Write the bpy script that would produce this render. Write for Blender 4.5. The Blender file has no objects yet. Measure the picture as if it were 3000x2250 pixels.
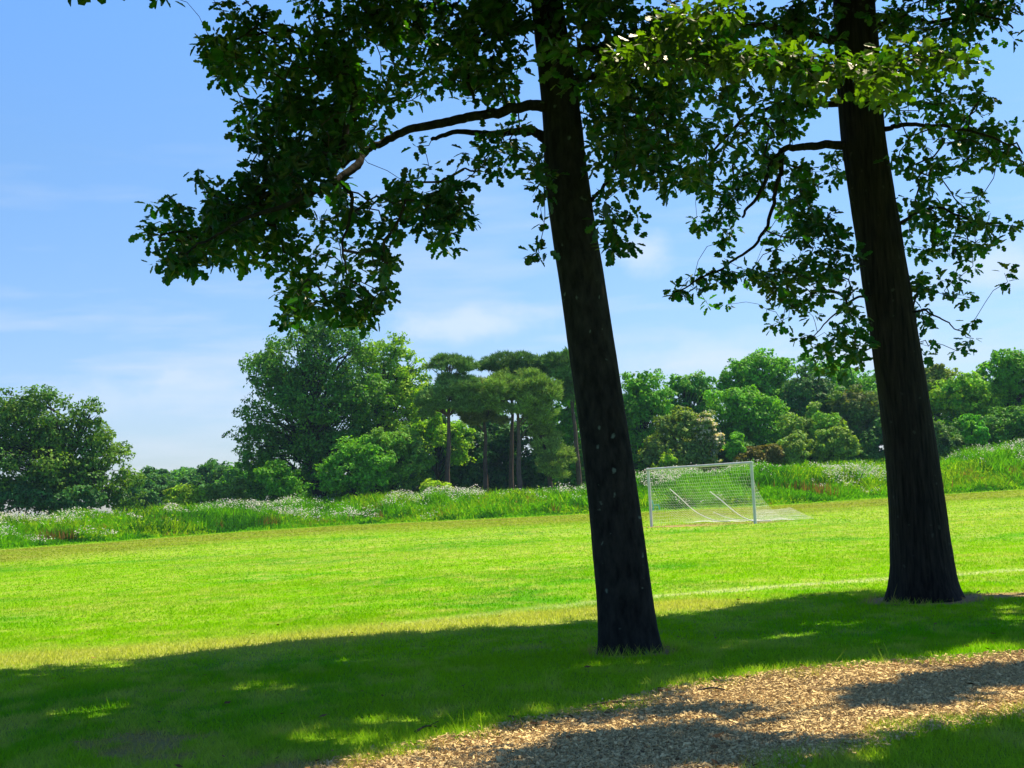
import bpy, math, random
import numpy as np
from mathutils import Vector

random.seed(7)
rng = np.random.default_rng(11)
scene = bpy.context.scene
COL = scene.collection
PI = math.pi

# ------------------------------------------------------------------ camera
F = 4000.0                      # focal length in pixels of the 3000 px wide photograph
CAMH = 1.6
PITCH = math.atan(328.5 / F)
ROLL = math.radians(3.0)
CAM = np.array([0.0, 0.0, CAMH])
_f = np.array([0, math.cos(PITCH), math.sin(PITCH)])
_u0 = np.array([0, -math.sin(PITCH), math.cos(PITCH)])
_r0 = np.array([1.0, 0, 0])
RIGHT = _r0 * math.cos(ROLL) - _u0 * math.sin(ROLL)
UP = _u0 * math.cos(ROLL) + _r0 * math.sin(ROLL)
FWD = _f
cam_d = bpy.data.cameras.new("camera")
cam_d.sensor_width = 36.0
cam_d.lens = 36.0 * F / 3000.0
cam_d.clip_start = 0.1
cam_d.clip_end = 6000
cam = bpy.data.objects.new("camera", cam_d)
COL.objects.link(cam)
import mathutils
m = mathutils.Matrix(((RIGHT[0], UP[0], -FWD[0], CAM[0]), (RIGHT[1], UP[1], -FWD[1], CAM[1]),
                      (RIGHT[2], UP[2], -FWD[2], CAM[2]), (0, 0, 0, 1)))
cam.matrix_world = m
scene.camera = cam

K = 3000.0 / 2212.0             # measurements below were read off a 2212 px wide view


def ray(x, y):
    return FWD + ((x - 1500) / F) * RIGHT + ((1125 - y) / F) * UP


def S(x, y, Y):                 # photograph pixel at depth Y -> world point
    d = ray(x, y)
    return CAM + d * (Y / d[1])


def V(x, y, Y):                 # the same, read in the 2212 px view
    return S(x * K, y * K, Y)


def G(x, y, z=0.0):             # photograph pixel -> point on the level ground
    d = ray(x, y)
    t = (z - CAMH) / d[2]
    return CAM + d * t


def proj(P):                    # world points (n,3) -> 2212-view pixels
    q = np.atleast_2d(P) - CAM
    w = q @ FWD
    return np.stack([(1500 + F * (q @ RIGHT) / w) / K, (1125 - F * (q @ UP) / w) / K], 1)


# ------------------------------------------------------------------ sun
AZ, EL = math.radians(55), math.radians(60)
SUN = np.array([math.sin(AZ) * math.cos(EL), math.cos(AZ) * math.cos(EL), math.sin(EL)])

# ------------------------------------------------------------------ noise


def _hash(ix, iy, iz, seed):
    h = (ix.astype(np.int64) * 374761393 + iy.astype(np.int64) * 668265263 + iz.astype(np.int64) * 2147483647 + seed * 974634797) & 0xFFFFFFFF
    h = ((h ^ (h >> 13)) * 1274126177) & 0xFFFFFFFF
    h = (h ^ (h >> 16)) & 0xFFFFFFFF
    return h / 4294967295.0


def vnoise(x, y, z=None, seed=0):
    x = np.asarray(x, float); y = np.asarray(y, float)
    z = np.zeros_like(x) if z is None else np.asarray(z, float)
    ix, iy, iz = np.floor(x), np.floor(y), np.floor(z)
    fx, fy, fz = x - ix, y - iy, z - iz
    fx, fy, fz = [t * t * (3 - 2 * t) for t in (fx, fy, fz)]
    r = 0
    for dx in (0, 1):
        for dy in (0, 1):
            for dz in (0, 1):
                w = (fx if dx else 1 - fx) * (fy if dy else 1 - fy) * (fz if dz else 1 - fz)
                r = r + w * _hash(ix + dx, iy + dy, iz + dz, seed)
    return r


def fbm(x, y, z=None, seed=0, o=4):
    r, a, t, f = 0, 0.5, 0, 1.0
    for k in range(o):
        r = r + a * vnoise(np.asarray(x) * f, np.asarray(y) * f, None if z is None else np.asarray(z) * f, seed + k)
        t += a; a *= 0.5; f *= 2.03
    return r / t


def smooth(a, b, x):
    t = np.clip((x - a) / (b - a), 0, 1)
    return t * t * (3 - 2 * t)


# ------------------------------------------------------------------ mesh helpers
def link(name, me, parent=None):
    o = bpy.data.objects.new(name, me)
    COL.objects.link(o)
    if parent is not None:
        o.parent = parent
    return o


def tag(o, label=None, cat=None, group=None, kind=None):
    if label: o["label"] = label
    if cat: o["category"] = cat
    if group: o["group"] = group
    if kind: o["kind"] = kind
    return o


def thing(name, loc, label, cat, group=None):
    o = bpy.data.objects.new(name, None)
    o.empty_display_size = 0.2
    o.location = [float(c) for c in loc]
    COL.objects.link(o)
    return tag(o, label, cat, group)


class MB:
    """collects polygons; all parts end up in one mesh"""
    def __init__(self):
        self.v, self.sz, self.ix, self.c, self.mi, self.sm, self.n = [], [], [], [], [], [], 0

    def polys(self, verts, k, col=(1, 1, 1), mat=0, smooth_=False):
        """verts (n*k,3): n separate polygons of k corners"""
        verts = np.asarray(verts, float).reshape(-1, 3)
        n = len(verts) // k
        self.v.append(verts)
        self.ix.append(np.arange(n * k) + self.n)
        self.sz.append(np.full(n, k))
        col = np.asarray(col, float)
        if col.ndim == 1: col = np.tile(col, (n, 1))
        if len(col) == n: col = np.repeat(col, k, 0)
        self.c.append(col)
        self.mi.append(np.full(n, mat)); self.sm.append(np.full(n, smooth_))
        self.n += len(verts)

    def indexed(self, verts, faces, col=(1, 1, 1), mat=0, smooth_=True):
        verts = np.asarray(verts, float).reshape(-1, 3)
        faces = np.asarray(faces, int)
        self.v.append(verts)
        self.ix.append(faces.reshape(-1) + self.n)
        self.sz.append(np.full(len(faces), faces.shape[1]))
        col = np.asarray(col, float)
        if col.ndim == 1: col = np.tile(col, (len(verts), 1))
        self.c.append(col)
        self.mi.append(np.full(len(faces), mat)); self.sm.append(np.full(len(faces), smooth_))
        self.n += len(verts)

    def tube(self, pts, rad, seg=6, col=(1, 1, 1), mat=0, cap=True):
        pts = np.asarray(pts, float); n = len(pts)
        rad = np.broadcast_to(np.asarray(rad, float), (n,))
        tan = np.gradient(pts, axis=0)
        tan /= np.linalg.norm(tan, axis=1)[:, None] + 1e-9
        ref = np.array([0, 0, 1.0]) if abs(tan[0][2]) < 0.8 else np.array([0, 1.0, 0])
        rings = []
        a = np.arange(seg) * 2 * PI / seg
        for i in range(n):
            u = np.cross(tan[i], ref); u /= np.linalg.norm(u) + 1e-9
            w = np.cross(tan[i], u)
            rings.append(pts[i] + rad[i] * (np.cos(a)[:, None] * u + np.sin(a)[:, None] * w))
            ref = -np.cross(tan[i], u) if False else ref
        vs = np.concatenate(rings)
        i = np.arange(n - 1)[:, None] * seg; j = np.arange(seg)[None]; k = (j + 1) % seg
        fs = np.stack([i + j, i + k, i + seg + k, i + seg + j], -1).reshape(-1, 4)
        self.indexed(vs, fs, col, mat)
        if cap:
            for b, rv in ((0, False), ((n - 1) * seg, True)):
                self.indexed(vs[b:b + seg], [list(range(seg))[::1 if rv else -1]], col, mat, False)

    def build(self, name, mats, parent=None, offset=None):
        v = np.concatenate(self.v)
        if offset is not None: v = v - np.asarray(offset)
        ix = np.concatenate(self.ix); sz = np.concatenate(self.sz)
        me = bpy.data.meshes.new(name)
        me.vertices.add(len(v)); me.vertices.foreach_set("co", v.astype(np.float32).ravel())
        me.loops.add(len(ix)); me.loops.foreach_set("vertex_index", ix.astype(np.int32))
        me.polygons.add(len(sz))
        st = np.concatenate([[0], np.cumsum(sz)[:-1]])
        me.polygons.foreach_set("loop_start", st.astype(np.int32))
        me.polygons.foreach_set("material_index", np.concatenate(self.mi).astype(np.int32))
        me.polygons.foreach_set("use_smooth", np.concatenate(self.sm).astype(bool))
        me.update(calc_edges=True)
        c = np.concatenate(self.c)
        at = me.color_attributes.new("tint", "FLOAT_COLOR", "POINT")
        at.data.foreach_set("color", np.concatenate([c, np.ones((len(c), 1))], 1).astype(np.float32).ravel())
        for mm in (mats if isinstance(mats, (list, tuple)) else [mats]):
            me.materials.append(mm)
        return link(name, me, parent)


# ------------------------------------------------------------------ materials
def mat(name):
    mm = bpy.data.materials.new(name)
    mm.use_nodes = True
    nt = mm.node_tree
    for n in list(nt.nodes): nt.nodes.remove(n)
    return mm, nt, nt.nodes, nt.links


def nd(ns, typ, **kw):
    n = ns.new(typ)
    for k, v in kw.items():
        if k in n.inputs: n.inputs[k].default_value = v
        else: setattr(n, k, v)
    return n


def leaf_material(name, trans=0.45, rough=0.45, spec=0.4, tcol=(1.5, 1.6, 0.5), coat=0.0):
    """leaf: reflecting top, light passing through; colour from the tint attribute"""
    mm, nt, ns, ln = mat(name)
    at = nd(ns, "ShaderNodeAttribute", attribute_name="tint")
    p = nd(ns, "ShaderNodeBsdfPrincipled", Roughness=rough)
    p.inputs["Specular IOR Level"].default_value = spec
    tr = nd(ns, "ShaderNodeBsdfTranslucent")
    mx = nd(ns, "ShaderNodeMix", data_type='RGBA', blend_type='MULTIPLY')
    mx.inputs[0].default_value = 1.0
    mx.inputs[7].default_value = (*tcol, 1)
    mx.clamp_result = False
    ms = nd(ns, "ShaderNodeMixShader"); ms.inputs[0].default_value = trans
    out = nd(ns, "ShaderNodeOutputMaterial")
    ln.new(at.outputs["Color"], p.inputs["Base Color"])
    ln.new(at.outputs["Color"], mx.inputs[6])
    ln.new(mx.outputs[2], tr.inputs["Color"])
    ln.new(p.outputs[0], ms.inputs[1]); ln.new(tr.outputs[0], ms.inputs[2])
    ln.new(ms.outputs[0], out.inputs["Surface"])
    return mm


def bark_material(name, c1, c2, furrow, lichen):
    mm, nt, ns, ln = mat(name)
    tc = nd(ns, "ShaderNodeTexCoord")
    mp = nd(ns, "ShaderNodeMapping"); mp.inputs["Scale"].default_value = furrow
    n1 = nd(ns, "ShaderNodeTexNoise", Scale=1.0, Detail=6.0, Roughness=0.65)
    cr = nd(ns, "ShaderNodeValToRGB")
    cr.color_ramp.elements[0].position = 0.35; cr.color_ramp.elements[0].color = (*c1, 1)
    cr.color_ramp.elements[1].position = 0.7; cr.color_ramp.elements[1].color = (*c2, 1)
    p = nd(ns, "ShaderNodeBsdfPrincipled", Roughness=0.9)
    p.inputs["Specular IOR Level"].default_value = 0.15
    bp = nd(ns, "ShaderNodeBump", Strength=0.9, Distance=0.03)
    out = nd(ns, "ShaderNodeOutputMaterial")
    ln.new(tc.outputs["Object"], mp.inputs[0]); ln.new(mp.outputs[0], n1.inputs["Vector"])
    ln.new(n1.outputs[0], cr.inputs[0]); ln.new(n1.outputs[0], bp.inputs["Height"])
    col = cr.outputs[0]
    if lichen:
        # pale round lichen spots, sparse and of uneven size
        nz = nd(ns, "ShaderNodeTexNoise", Scale=9.0, Detail=3.0)
        add = nd(ns, "ShaderNodeVectorMath", operation='MULTIPLY_ADD')
        add.inputs[1].default_value = (0.13, 0.13, 0.13)
        ln.new(tc.outputs["Object"], nz.inputs["Vector"])
        ln.new(nz.outputs["Color"], add.inputs[0]); ln.new(tc.outputs["Object"], add.inputs[2])
        vo = nd(ns, "ShaderNodeTexVoronoi", Scale=8.0)
        ln.new(add.outputs[0], vo.inputs["Vector"])
        sx = nd(ns, "ShaderNodeSeparateColor"); ln.new(vo.outputs["Color"], sx.inputs[0])
        th = nd(ns, "ShaderNodeMapRange"); th.inputs[1].default_value = 0.3; th.inputs[2].default_value = 1.0
        th.inputs[3].default_value = 0.0; th.inputs[4].default_value = 0.26
        ln.new(sx.outputs[0], th.inputs[0])
        lt = nd(ns, "ShaderNodeMath", operation='SUBTRACT'); ln.new(th.outputs[0], lt.inputs[0]); ln.new(vo.outputs["Distance"], lt.inputs[1])
        sm = nd(ns, "ShaderNodeMapRange"); sm.inputs[1].default_value = 0.0; sm.inputs[2].default_value = 0.12
        ln.new(lt.outputs[0], sm.inputs[0])
        mx = nd(ns, "ShaderNodeMix", data_type='RGBA'); mx.inputs[7].default_value = (*lichen, 1)
        ln.new(sm.outputs[0], mx.inputs[0]); ln.new(col, mx.inputs[6]); col = mx.outputs[2]
    ln.new(col, p.inputs["Base Color"]); ln.new(bp.outputs[0], p.inputs["Normal"])
    ln.new(p.outputs[0], out.inputs["Surface"])
    return mm


def simple_material(name, col, rough=0.5, metal=0.0, noise=0.0, scale=20.0):
    mm, nt, ns, ln = mat(name)
    p = nd(ns, "ShaderNodeBsdfPrincipled", Roughness=rough, Metallic=metal)
    p.inputs["Base Color"].default_value = (*col, 1)
    out = nd(ns, "ShaderNodeOutputMaterial")
    if noise:
        tc = nd(ns, "ShaderNodeTexCoord")
        n1 = nd(ns, "ShaderNodeTexNoise", Scale=scale, Detail=5.0)
        cr = nd(ns, "ShaderNodeValToRGB")
        cr.color_ramp.elements[0].position = 0.3; cr.color_ramp.elements[0].color = (*[c * (1 - noise) for c in col], 1)
        cr.color_ramp.elements[1].position = 0.7; cr.color_ramp.elements[1].color = (*[min(1, c * (1 + noise)) for c in col], 1)
        ln.new(tc.outputs["Object"], n1.inputs["Vector"]); ln.new(n1.outputs[0], cr.inputs[0])
        ln.new(cr.outputs[0], p.inputs["Base Color"])
    ln.new(p.outputs[0], out.inputs["Surface"])
    return mm


def ground_material(name, scale, bump, amp=0.35):
    """tint attribute broken up by fine noise"""
    mm, nt, ns, ln = mat(name)
    at = nd(ns, "ShaderNodeAttribute", attribute_name="tint")
    tc = nd(ns, "ShaderNodeTexCoord")
    n1 = nd(ns, "ShaderNodeTexNoise", Scale=scale, Detail=8.0, Roughness=0.7)
    n2 = nd(ns, "ShaderNodeTexNoise", Scale=scale * 0.13, Detail=5.0, Roughness=0.6)
    mr = nd(ns, "ShaderNodeMapRange"); mr.inputs[1].default_value = 0.3; mr.inputs[2].default_value = 0.7
    mr.inputs[3].default_value = 1 - amp; mr.inputs[4].default_value = 1 + amp
    mr2 = nd(ns, "ShaderNodeMapRange"); mr2.inputs[1].default_value = 0.3; mr2.inputs[2].default_value = 0.7
    mr2.inputs[3].default_value = 0.85; mr2.inputs[4].default_value = 1.15
    mu = nd(ns, "ShaderNodeMath", operation='MULTIPLY')
    vm = nd(ns, "ShaderNodeVectorMath", operation='SCALE')
    p = nd(ns, "ShaderNodeBsdfPrincipled", Roughness=0.95)
    p.inputs["Specular IOR Level"].default_value = 0.1
    bp = nd(ns, "ShaderNodeBump", Strength=0.6, Distance=bump)
    out = nd(ns, "ShaderNodeOutputMaterial")
    for n in (n1, n2): ln.new(tc.outputs["Object"], n.inputs["Vector"])
    ln.new(n1.outputs[0], mr.inputs[0]); ln.new(n2.outputs[0], mr2.inputs[0])
    ln.new(mr.outputs[0], mu.inputs[0]); ln.new(mr2.outputs[0], mu.inputs[1])
    ln.new(at.outputs["Color"], vm.inputs[0]); ln.new(mu.outputs[0], vm.inputs["Scale"])
    ln.new(vm.outputs[0], p.inputs["Base Color"])
    ln.new(n1.outputs[0], bp.inputs["Height"]); ln.new(bp.outputs[0], p.inputs["Normal"])
    ln.new(p.outputs[0], out.inputs["Surface"])
    return mm


M_OAKLEAF = leaf_material("oak_leaf", 0.36, 0.36, 0.45, (3.6, 5.4, 0.25))
M_FARLEAF = leaf_material("far_leaf", 0.24, 0.6, 0.18, (2.6, 2.3, 0.3))
M_NEEDLE = leaf_material("pine_needles", 0.15, 0.7, 0.2, (1.2, 1.2, 0.7))
M_GRASS = leaf_material("grass_blade", 0.45, 0.7, 0.03, (1.45, 1.5, 0.5))
M_FLOWER = leaf_material("flower_head", 0.3, 0.8, 0.1, (1, 1, 1))
M_CHIP = ground_material("wood_chip", 90.0, 0.002, 0.3)
M_GROUND = ground_material("turf_soil", 22.0, 0.03, 0.38)
M_PATH = ground_material("woodchip_ground", 60.0, 0.03, 0.5)
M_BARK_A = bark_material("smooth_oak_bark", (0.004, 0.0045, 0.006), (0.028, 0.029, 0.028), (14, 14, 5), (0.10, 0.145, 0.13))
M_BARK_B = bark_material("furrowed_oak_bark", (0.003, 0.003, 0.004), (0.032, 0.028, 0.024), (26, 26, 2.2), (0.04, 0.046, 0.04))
M_TWIG = simple_material("twig_bark", (0.022, 0.017, 0.014), 0.9)
M_BGBARK = simple_material("grey_bark", (0.012, 0.011, 0.010), 0.9, 0, 0.4, 3.0)
M_PINEBARK = simple_material("pine_bark", (0.11, 0.07, 0.055), 0.9, 0, 0.4, 3.0)
M_WHITE = simple_material("white_painted_steel", (0.55, 0.57, 0.60), 0.45, 0, 0.12, 4.0)
M_NET = simple_material("white_net_cord", (0.75, 0.76, 0.78), 0.8)
M_TEAL = simple_material("turquoise_plastic", (0.03, 0.50, 0.45), 0.4)

# ------------------------------------------------------------------ terrain
EDGE_SRC = [(-900, 1660), (-300, 1626), (0, 1608), (350, 1583), (700, 1557), (1000, 1538), (1400, 1520), (1700, 1505),
            (1900, 1497), (2250, 1480), (2600, 1457), (3000, 1433), (3400, 1412), (3900, 1386)]
_e = np.array([G(x, y)[:2] for x, y in EDGE_SRC])
EU, EY = _e[:, 0] / _e[:, 1], _e[:, 1]
TOP_SRC = [(-900, 1566), (0, 1524), (300, 1506), (700, 1476), (1150, 1452), (1630, 1437), (1900, 1392), (2200, 1364), (2560, 1360), (2760, 1348), (2900, 1310), (3000, 1296), (3400, 1275), (3900, 1270)]
RIDGE = 14.0
_h = []
for x, y in TOP_SRC:
    d = ray(x, y); u = d[0] / d[1]
    Y = np.interp(u, EU, EY) + RIDGE
    _h.append((u, max(0.15, (CAM + d * (Y / d[1]))[2] - 0.75)))
_h = np.array(_h)


def edge_y(u): return np.interp(u, EU, EY)


def zground(x, y):
    x = np.asarray(x, float); y = np.asarray(y, float)
    yy = np.maximum(y, 1.0)
    u = np.where(y > 1, x / yy, np.sign(x) * 9)
    t = y - edge_y(u)
    h = np.interp(u, _h[:, 0], _h[:, 1])
    z = h * smooth(0, RIDGE, t) * (1 - 0.5 * smooth(22, 70, t))
    z = z * np.where(y > 1, 1, 0) + 0.25 * smooth(2, 8, t) * (fbm(x * .25, y * .25, seed=5) - .5)
    return z


def polyline_dist(x, y, pts):
    x = np.asarray(x, float); y = np.asarray(y, float)
    best = np.full(x.shape, 1e9); side = np.zeros(x.shape)
    for a, b in zip(pts[:-1], pts[1:]):
        a = np.asarray(a[:2]); b = np.asarray(b[:2]); d = b - a; L = d @ d
        t = np.clip(((x - a[0]) * d[0] + (y - a[1]) * d[1]) / L, 0, 1)
        px, py = a[0] + t * d[0], a[1] + t * d[1]
        dd = np.hypot(x - px, y - py)
        best = np.minimum(best, dd)
    return best


# woodchip path, upper and lower edge
PATH_UP = [G(*p)[:2] for p in ((600, 2420), (1000, 2265), (1480, 2150), (1800, 2085), (2100, 2012), (2450, 1968), (3000, 1926), (3500, 1880), (4200, 1830))]
PATH_LO = [G(*p)[:2] for p in ((1500, 2560), (1950, 2320), (2180, 2245), (2420, 2190), (2640, 2128), (3000, 2080), (3500, 2020), (4200, 1950))]


def resample(pts, n):
    pts = np.asarray(pts, float)
    s = np.concatenate([[0], np.cumsum(np.linalg.norm(np.diff(pts, axis=0), axis=1))])
    t = np.linspace(0, s[-1], n)
    return np.stack([np.interp(t, s, pts[:, k]) for k in range(pts.shape[1])], 1)


NP_ = 260
_pu, _pl = resample(PATH_UP, NP_), resample(PATH_LO, NP_)
from mathutils.geometry import intersect_point_line


def path_mask(x, y):
    """>0 inside the path (metres to its nearest edge), <0 outside"""
    x = np.asarray(x, float); y = np.asarray(y, float)
    poly = np.concatenate([_pu[::6], _pl[::-6]])
    ins = np.zeros(x.shape, bool)
    j = len(poly) - 1
    for i in range(len(poly)):
        xi, yi = poly[i]; xj, yj = poly[j]
        c = ((yi > y) != (yj > y)) & (x < (xj - xi) * (y - yi) / (yj - yi + 1e-12) + xi)
        ins ^= c; j = i
    d = np.minimum(polyline_dist(x, y, _pu[::6]), polyline_dist(x, y, _pl[::6]))
    return np.where(ins, d, -d)


TREE_A = G(1361 * K, 1408 * K); TREE_B = G(2000 * K, 1296 * K)
LINE = [G(*p) for p in ((900, 1862), (1300, 1815), (1500, 1790), (1750, 1765), (1920, 1747), (2250, 1720), (2590, 1697), (3000, 1670), (3500, 1640))]
STRAW = [G(*p) for p in ((-600, 1985), (0, 1935), (500, 1905), (900, 1868), (1250, 1838), (1700, 1800), (2000, 1775))]
GL, GR = G(1909, 1543), G(2213, 1535)


def ell(x, y, cx, cy, rx, ry):
    """bare patch given as an ellipse in the photograph, laid on the ground; <1 inside"""
    c = G(cx, cy); ex = G(cx + rx, cy - 0.052 * rx) - c; ey = G(cx, cy - ry) - c
    A = np.array([[ex[0], ey[0]], [ex[1], ey[1]]]); Ai = np.linalg.inv(A)
    dx, dy = x - c[0], y - c[1]
    return np.hypot(Ai[0, 0] * dx + Ai[0, 1] * dy, Ai[1, 0] * dx + Ai[1, 1] * dy)


LAWN = np.array([0.205, 0.43, 0.0005]); LUSH = np.array([0.085, 0.34, 0.001])
STRAWC = np.array([0.43, 0.46, 0.12]); DIRT = np.array([0.42, 0.28, 0.15]); CHALK = np.array([0.55, 0.60, 0.36])


def mixc(a, b, t):
    t = np.asarray(t)[:, None]
    return a * (1 - t) + b * t


def turf(x, y):
    """colour of the turf and how bare it is, at ground points"""
    n1 = fbm(x * .35, y * .35, seed=21); n2 = fbm(x * 1.7, y * 1.7, seed=31); n3 = fbm(x * .06, y * .1, seed=41)
    c = np.tile(LAWN, (len(x), 1))
    c = mixc(c, LUSH, np.clip((n1 - .49) * 3.2, 0, .85))
    n5 = fbm(x * 4.5, y * 2.0, seed=51, o=3)
    c = mixc(c, STRAWC * 1.05, np.clip((n2 - .52) * 1.6, 0, .30) + np.clip((n3 - .5) * 1.2, 0, .2) + np.clip((n5 - .57) * 3.0, 0, .32))
    c = c * (0.88 + .24 * fbm(x * .9, y * .9, seed=52)[:, None])
    # mown bands over the pitch
    u = x / np.maximum(y, 1); e = edge_y(u) - y
    band = smooth(3, 6, e) * (1 - smooth(22, 42, e)) * (y > 30)
    c = mixc(c, np.array([0.23, 0.25, 0.03]), np.clip(band * (.6 + .8 * (n1 - .4)), 0, .9))
    near_e = (1 - smooth(.5, 3, e)) * (e > -1)
    c = mixc(c, np.array([0.13, 0.33, 0.01]), np.clip(near_e, 0, .8))
    bank = (e <= 0) & (y > 30)
    c[bank] = np.array([0.07, 0.15, 0.01])
    d = polyline_dist(x, y, STRAW)
    c = mixc(c, STRAWC, (1 - smooth(.3, 1.7, d + 1.1 * (n2 - .5))) * .9)
    d = polyline_dist(x, y, LINE)
    c = mixc(c, CHALK, (1 - smooth(.06, .42, d + .5 * (n2 - .5))) * .62 * smooth(0, 5, x + 3))
    bare = np.zeros(len(x))
    for (cx, cy, rx, ry, k) in ((470, 2185, 190, 38, .72), (530, 2025, 60, 10, .7), (330, 2215, 60, 14, .8), (750, 2215, 90, 25, .6), (880, 2260, 200, 40, .7)):
        bare = np.maximum(bare, (1 - smooth(.45, 1.15, ell(x, y, cx, cy, rx, ry) + 2.2 * (fbm(x * 3.5, y * 3.5, seed=56) - .5))) * k)
    for tr, r in ((TREE_A, .46), (TREE_B, .74)):
        bare = np.maximum(bare, 1 - smooth(r * .7, r * 1.15, np.hypot(x - tr[0], y - tr[1]) + .5 * (n2 - .5)))
    bare = np.maximum(bare, .9 * (1 - smooth(.5, 1.2, np.hypot((x - TREE_B[0] - 1.0) / .8, (y - TREE_B[1] - .1) / .45) + .8 * (n2 - .5))))
    gx, gy = GR[:2] - GL[:2]; gl = math.hypot(gx, gy)
    t = ((x - GL[0]) * gx + (y - GL[1]) * gy) / gl; s = (-(x - GL[0]) * gy + (y - GL[1]) * gx) / gl
    gm = (1 - smooth(.3, 1.0, np.abs(s + .3))) * smooth(-.3, .4, t) * (1 - smooth(gl * .45, gl * .8, t))
    bare = np.maximum(bare, gm * .95)
    inn = smooth(-.2, .5, s) * (1 - smooth(2.2, 3.2, s)) * smooth(-.3, .3, t) * (1 - smooth(gl, gl + .5, t))
    c = mixc(c, np.array([0.30, 0.27, 0.10]), inn * .7)
    pm = path_mask(x, y)
    bare = np.maximum(bare, smooth(-.32, .22, pm + 1.1 * (fbm(x * 2.6, y * 2.6, seed=55) - .5)))
    c = mixc(c, DIRT * (0.8 + .5 * n2[:, None]) if False else DIRT, bare)
    return c, bare, pm


def axis(segs):
    out = []
    for a, b, n in segs: out.append(np.linspace(a, b, n, endpoint=False))
    return np.concatenate(out + [[segs[-1][1]]])


gx = axis([(-3000, -400, 8), (-400, -100, 14), (-100, -45, 30), (-45, -9, 110), (-9, 10, 230), (10, 55, 130), (55, 110, 30), (110, 400, 14), (400, 3000, 8)])
gy = axis([(-400, -40, 8), (-40, 4, 20), (4, 6.5, 14), (6.5, 22, 200), (22, 62, 130), (62, 82, 40), (82, 135, 110), (135, 220, 22), (220, 600, 16), (600, 4000, 10)])
X, Y = np.meshgrid(gx, gy)
xf, yf = X.ravel(), Y.ravel()
cg, _, _ = turf(xf, yf)
cg = cg * np.array([0.8, 0.8, 0.8])
mb = MB()
nx, ny = len(gx), len(gy)
ii = (np.arange(ny - 1)[:, None] * nx + np.arange(nx - 1)[None]).ravel()
mb.indexed(np.stack([xf, yf, zground(xf, yf)], 1), np.stack([ii, ii + 1, ii + nx + 1, ii + nx], 1), cg)
tag(mb.build("ground", M_GROUND), "wide mown grass field with a rough bank along its far side", "ground", kind="structure")

# path sheet
mb = MB()
nw = 26
tt = np.linspace(0, 1, nw)
rag_u = .75 * (fbm(_pu[:, 0] * 1.4, _pu[:, 1] * 1.4, seed=61) - .5) + .3 * (fbm(_pu[:, 0] * 6, _pu[:, 1] * 6, seed=65) - .5)
rag_l = .75 * (fbm(_pl[:, 0] * 1.4, _pl[:, 1] * 1.4, seed=62) - .5) + .3 * (fbm(_pl[:, 0] * 6, _pl[:, 1] * 6, seed=66) - .5)
wdir = _pu - _pl; wdir /= np.linalg.norm(wdir, axis=1)[:, None]
A_, B_ = _pl + wdir * rag_l[:, None], _pu + wdir * rag_u[:, None]
P = A_[:, None] * (1 - tt)[None, :, None] + B_[:, None] * tt[None, :, None]
px, py = P[..., 0].ravel(), P[..., 1].ravel()
pz = .004 + .02 * fbm(px * 2, py * 2, seed=63) * np.sin(PI * np.tile(tt, NP_)) ** .5
n2 = fbm(px * 1.3, py * 1.3, seed=64)
pc = mixc(np.tile(np.array([0.62, 0.46, 0.25]), (len(px), 1)), np.array([0.26, 0.17, 0.11]), np.clip((n2 - .45) * 3, 0, .8))
ii = (np.arange(NP_ - 1)[:, None] * nw + np.arange(nw - 1)[None]).ravel()
mb.indexed(np.stack([px, py, pz], 1), np.stack([ii, ii + nw, ii + nw + 1, ii + 1], 1), pc)
tag(mb.build("woodchip_path", M_PATH), "pale woodchip path crossing the near corner", "path", kind="structure")


# ------------------------------------------------------------------ grass blades
def frustum_points(y0, y1, dens, margin=1.18):
    n = int((y1 * y1 - y0 * y0) * 0.375 * margin * dens)
    y = np.sqrt(rng.random(n) * (y1 * y1 - y0 * y0) + y0 * y0)
    x = (rng.random(n) * 2 - 1) * y * 0.375 * margin
    return x, y


def blades(mb, x, y, z, h, w, lean, col):
    n = len(x)
    a = rng.random(n) * 2 * PI; la = rng.random(n) * 2 * PI
    dx, dy = np.cos(a) * w / 2, np.sin(a) * w / 2
    lx, ly = np.cos(la) * lean * h, np.sin(la) * lean * h
    P = np.empty((n, 3, 3))
    P[:, 0] = np.stack([x - dx, y - dy, z], 1); P[:, 1] = np.stack([x + dx, y + dy, z], 1)
    P[:, 2] = np.stack([x + lx, y + ly, z + h], 1)
    mb.polys(P, 3, col)


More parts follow.
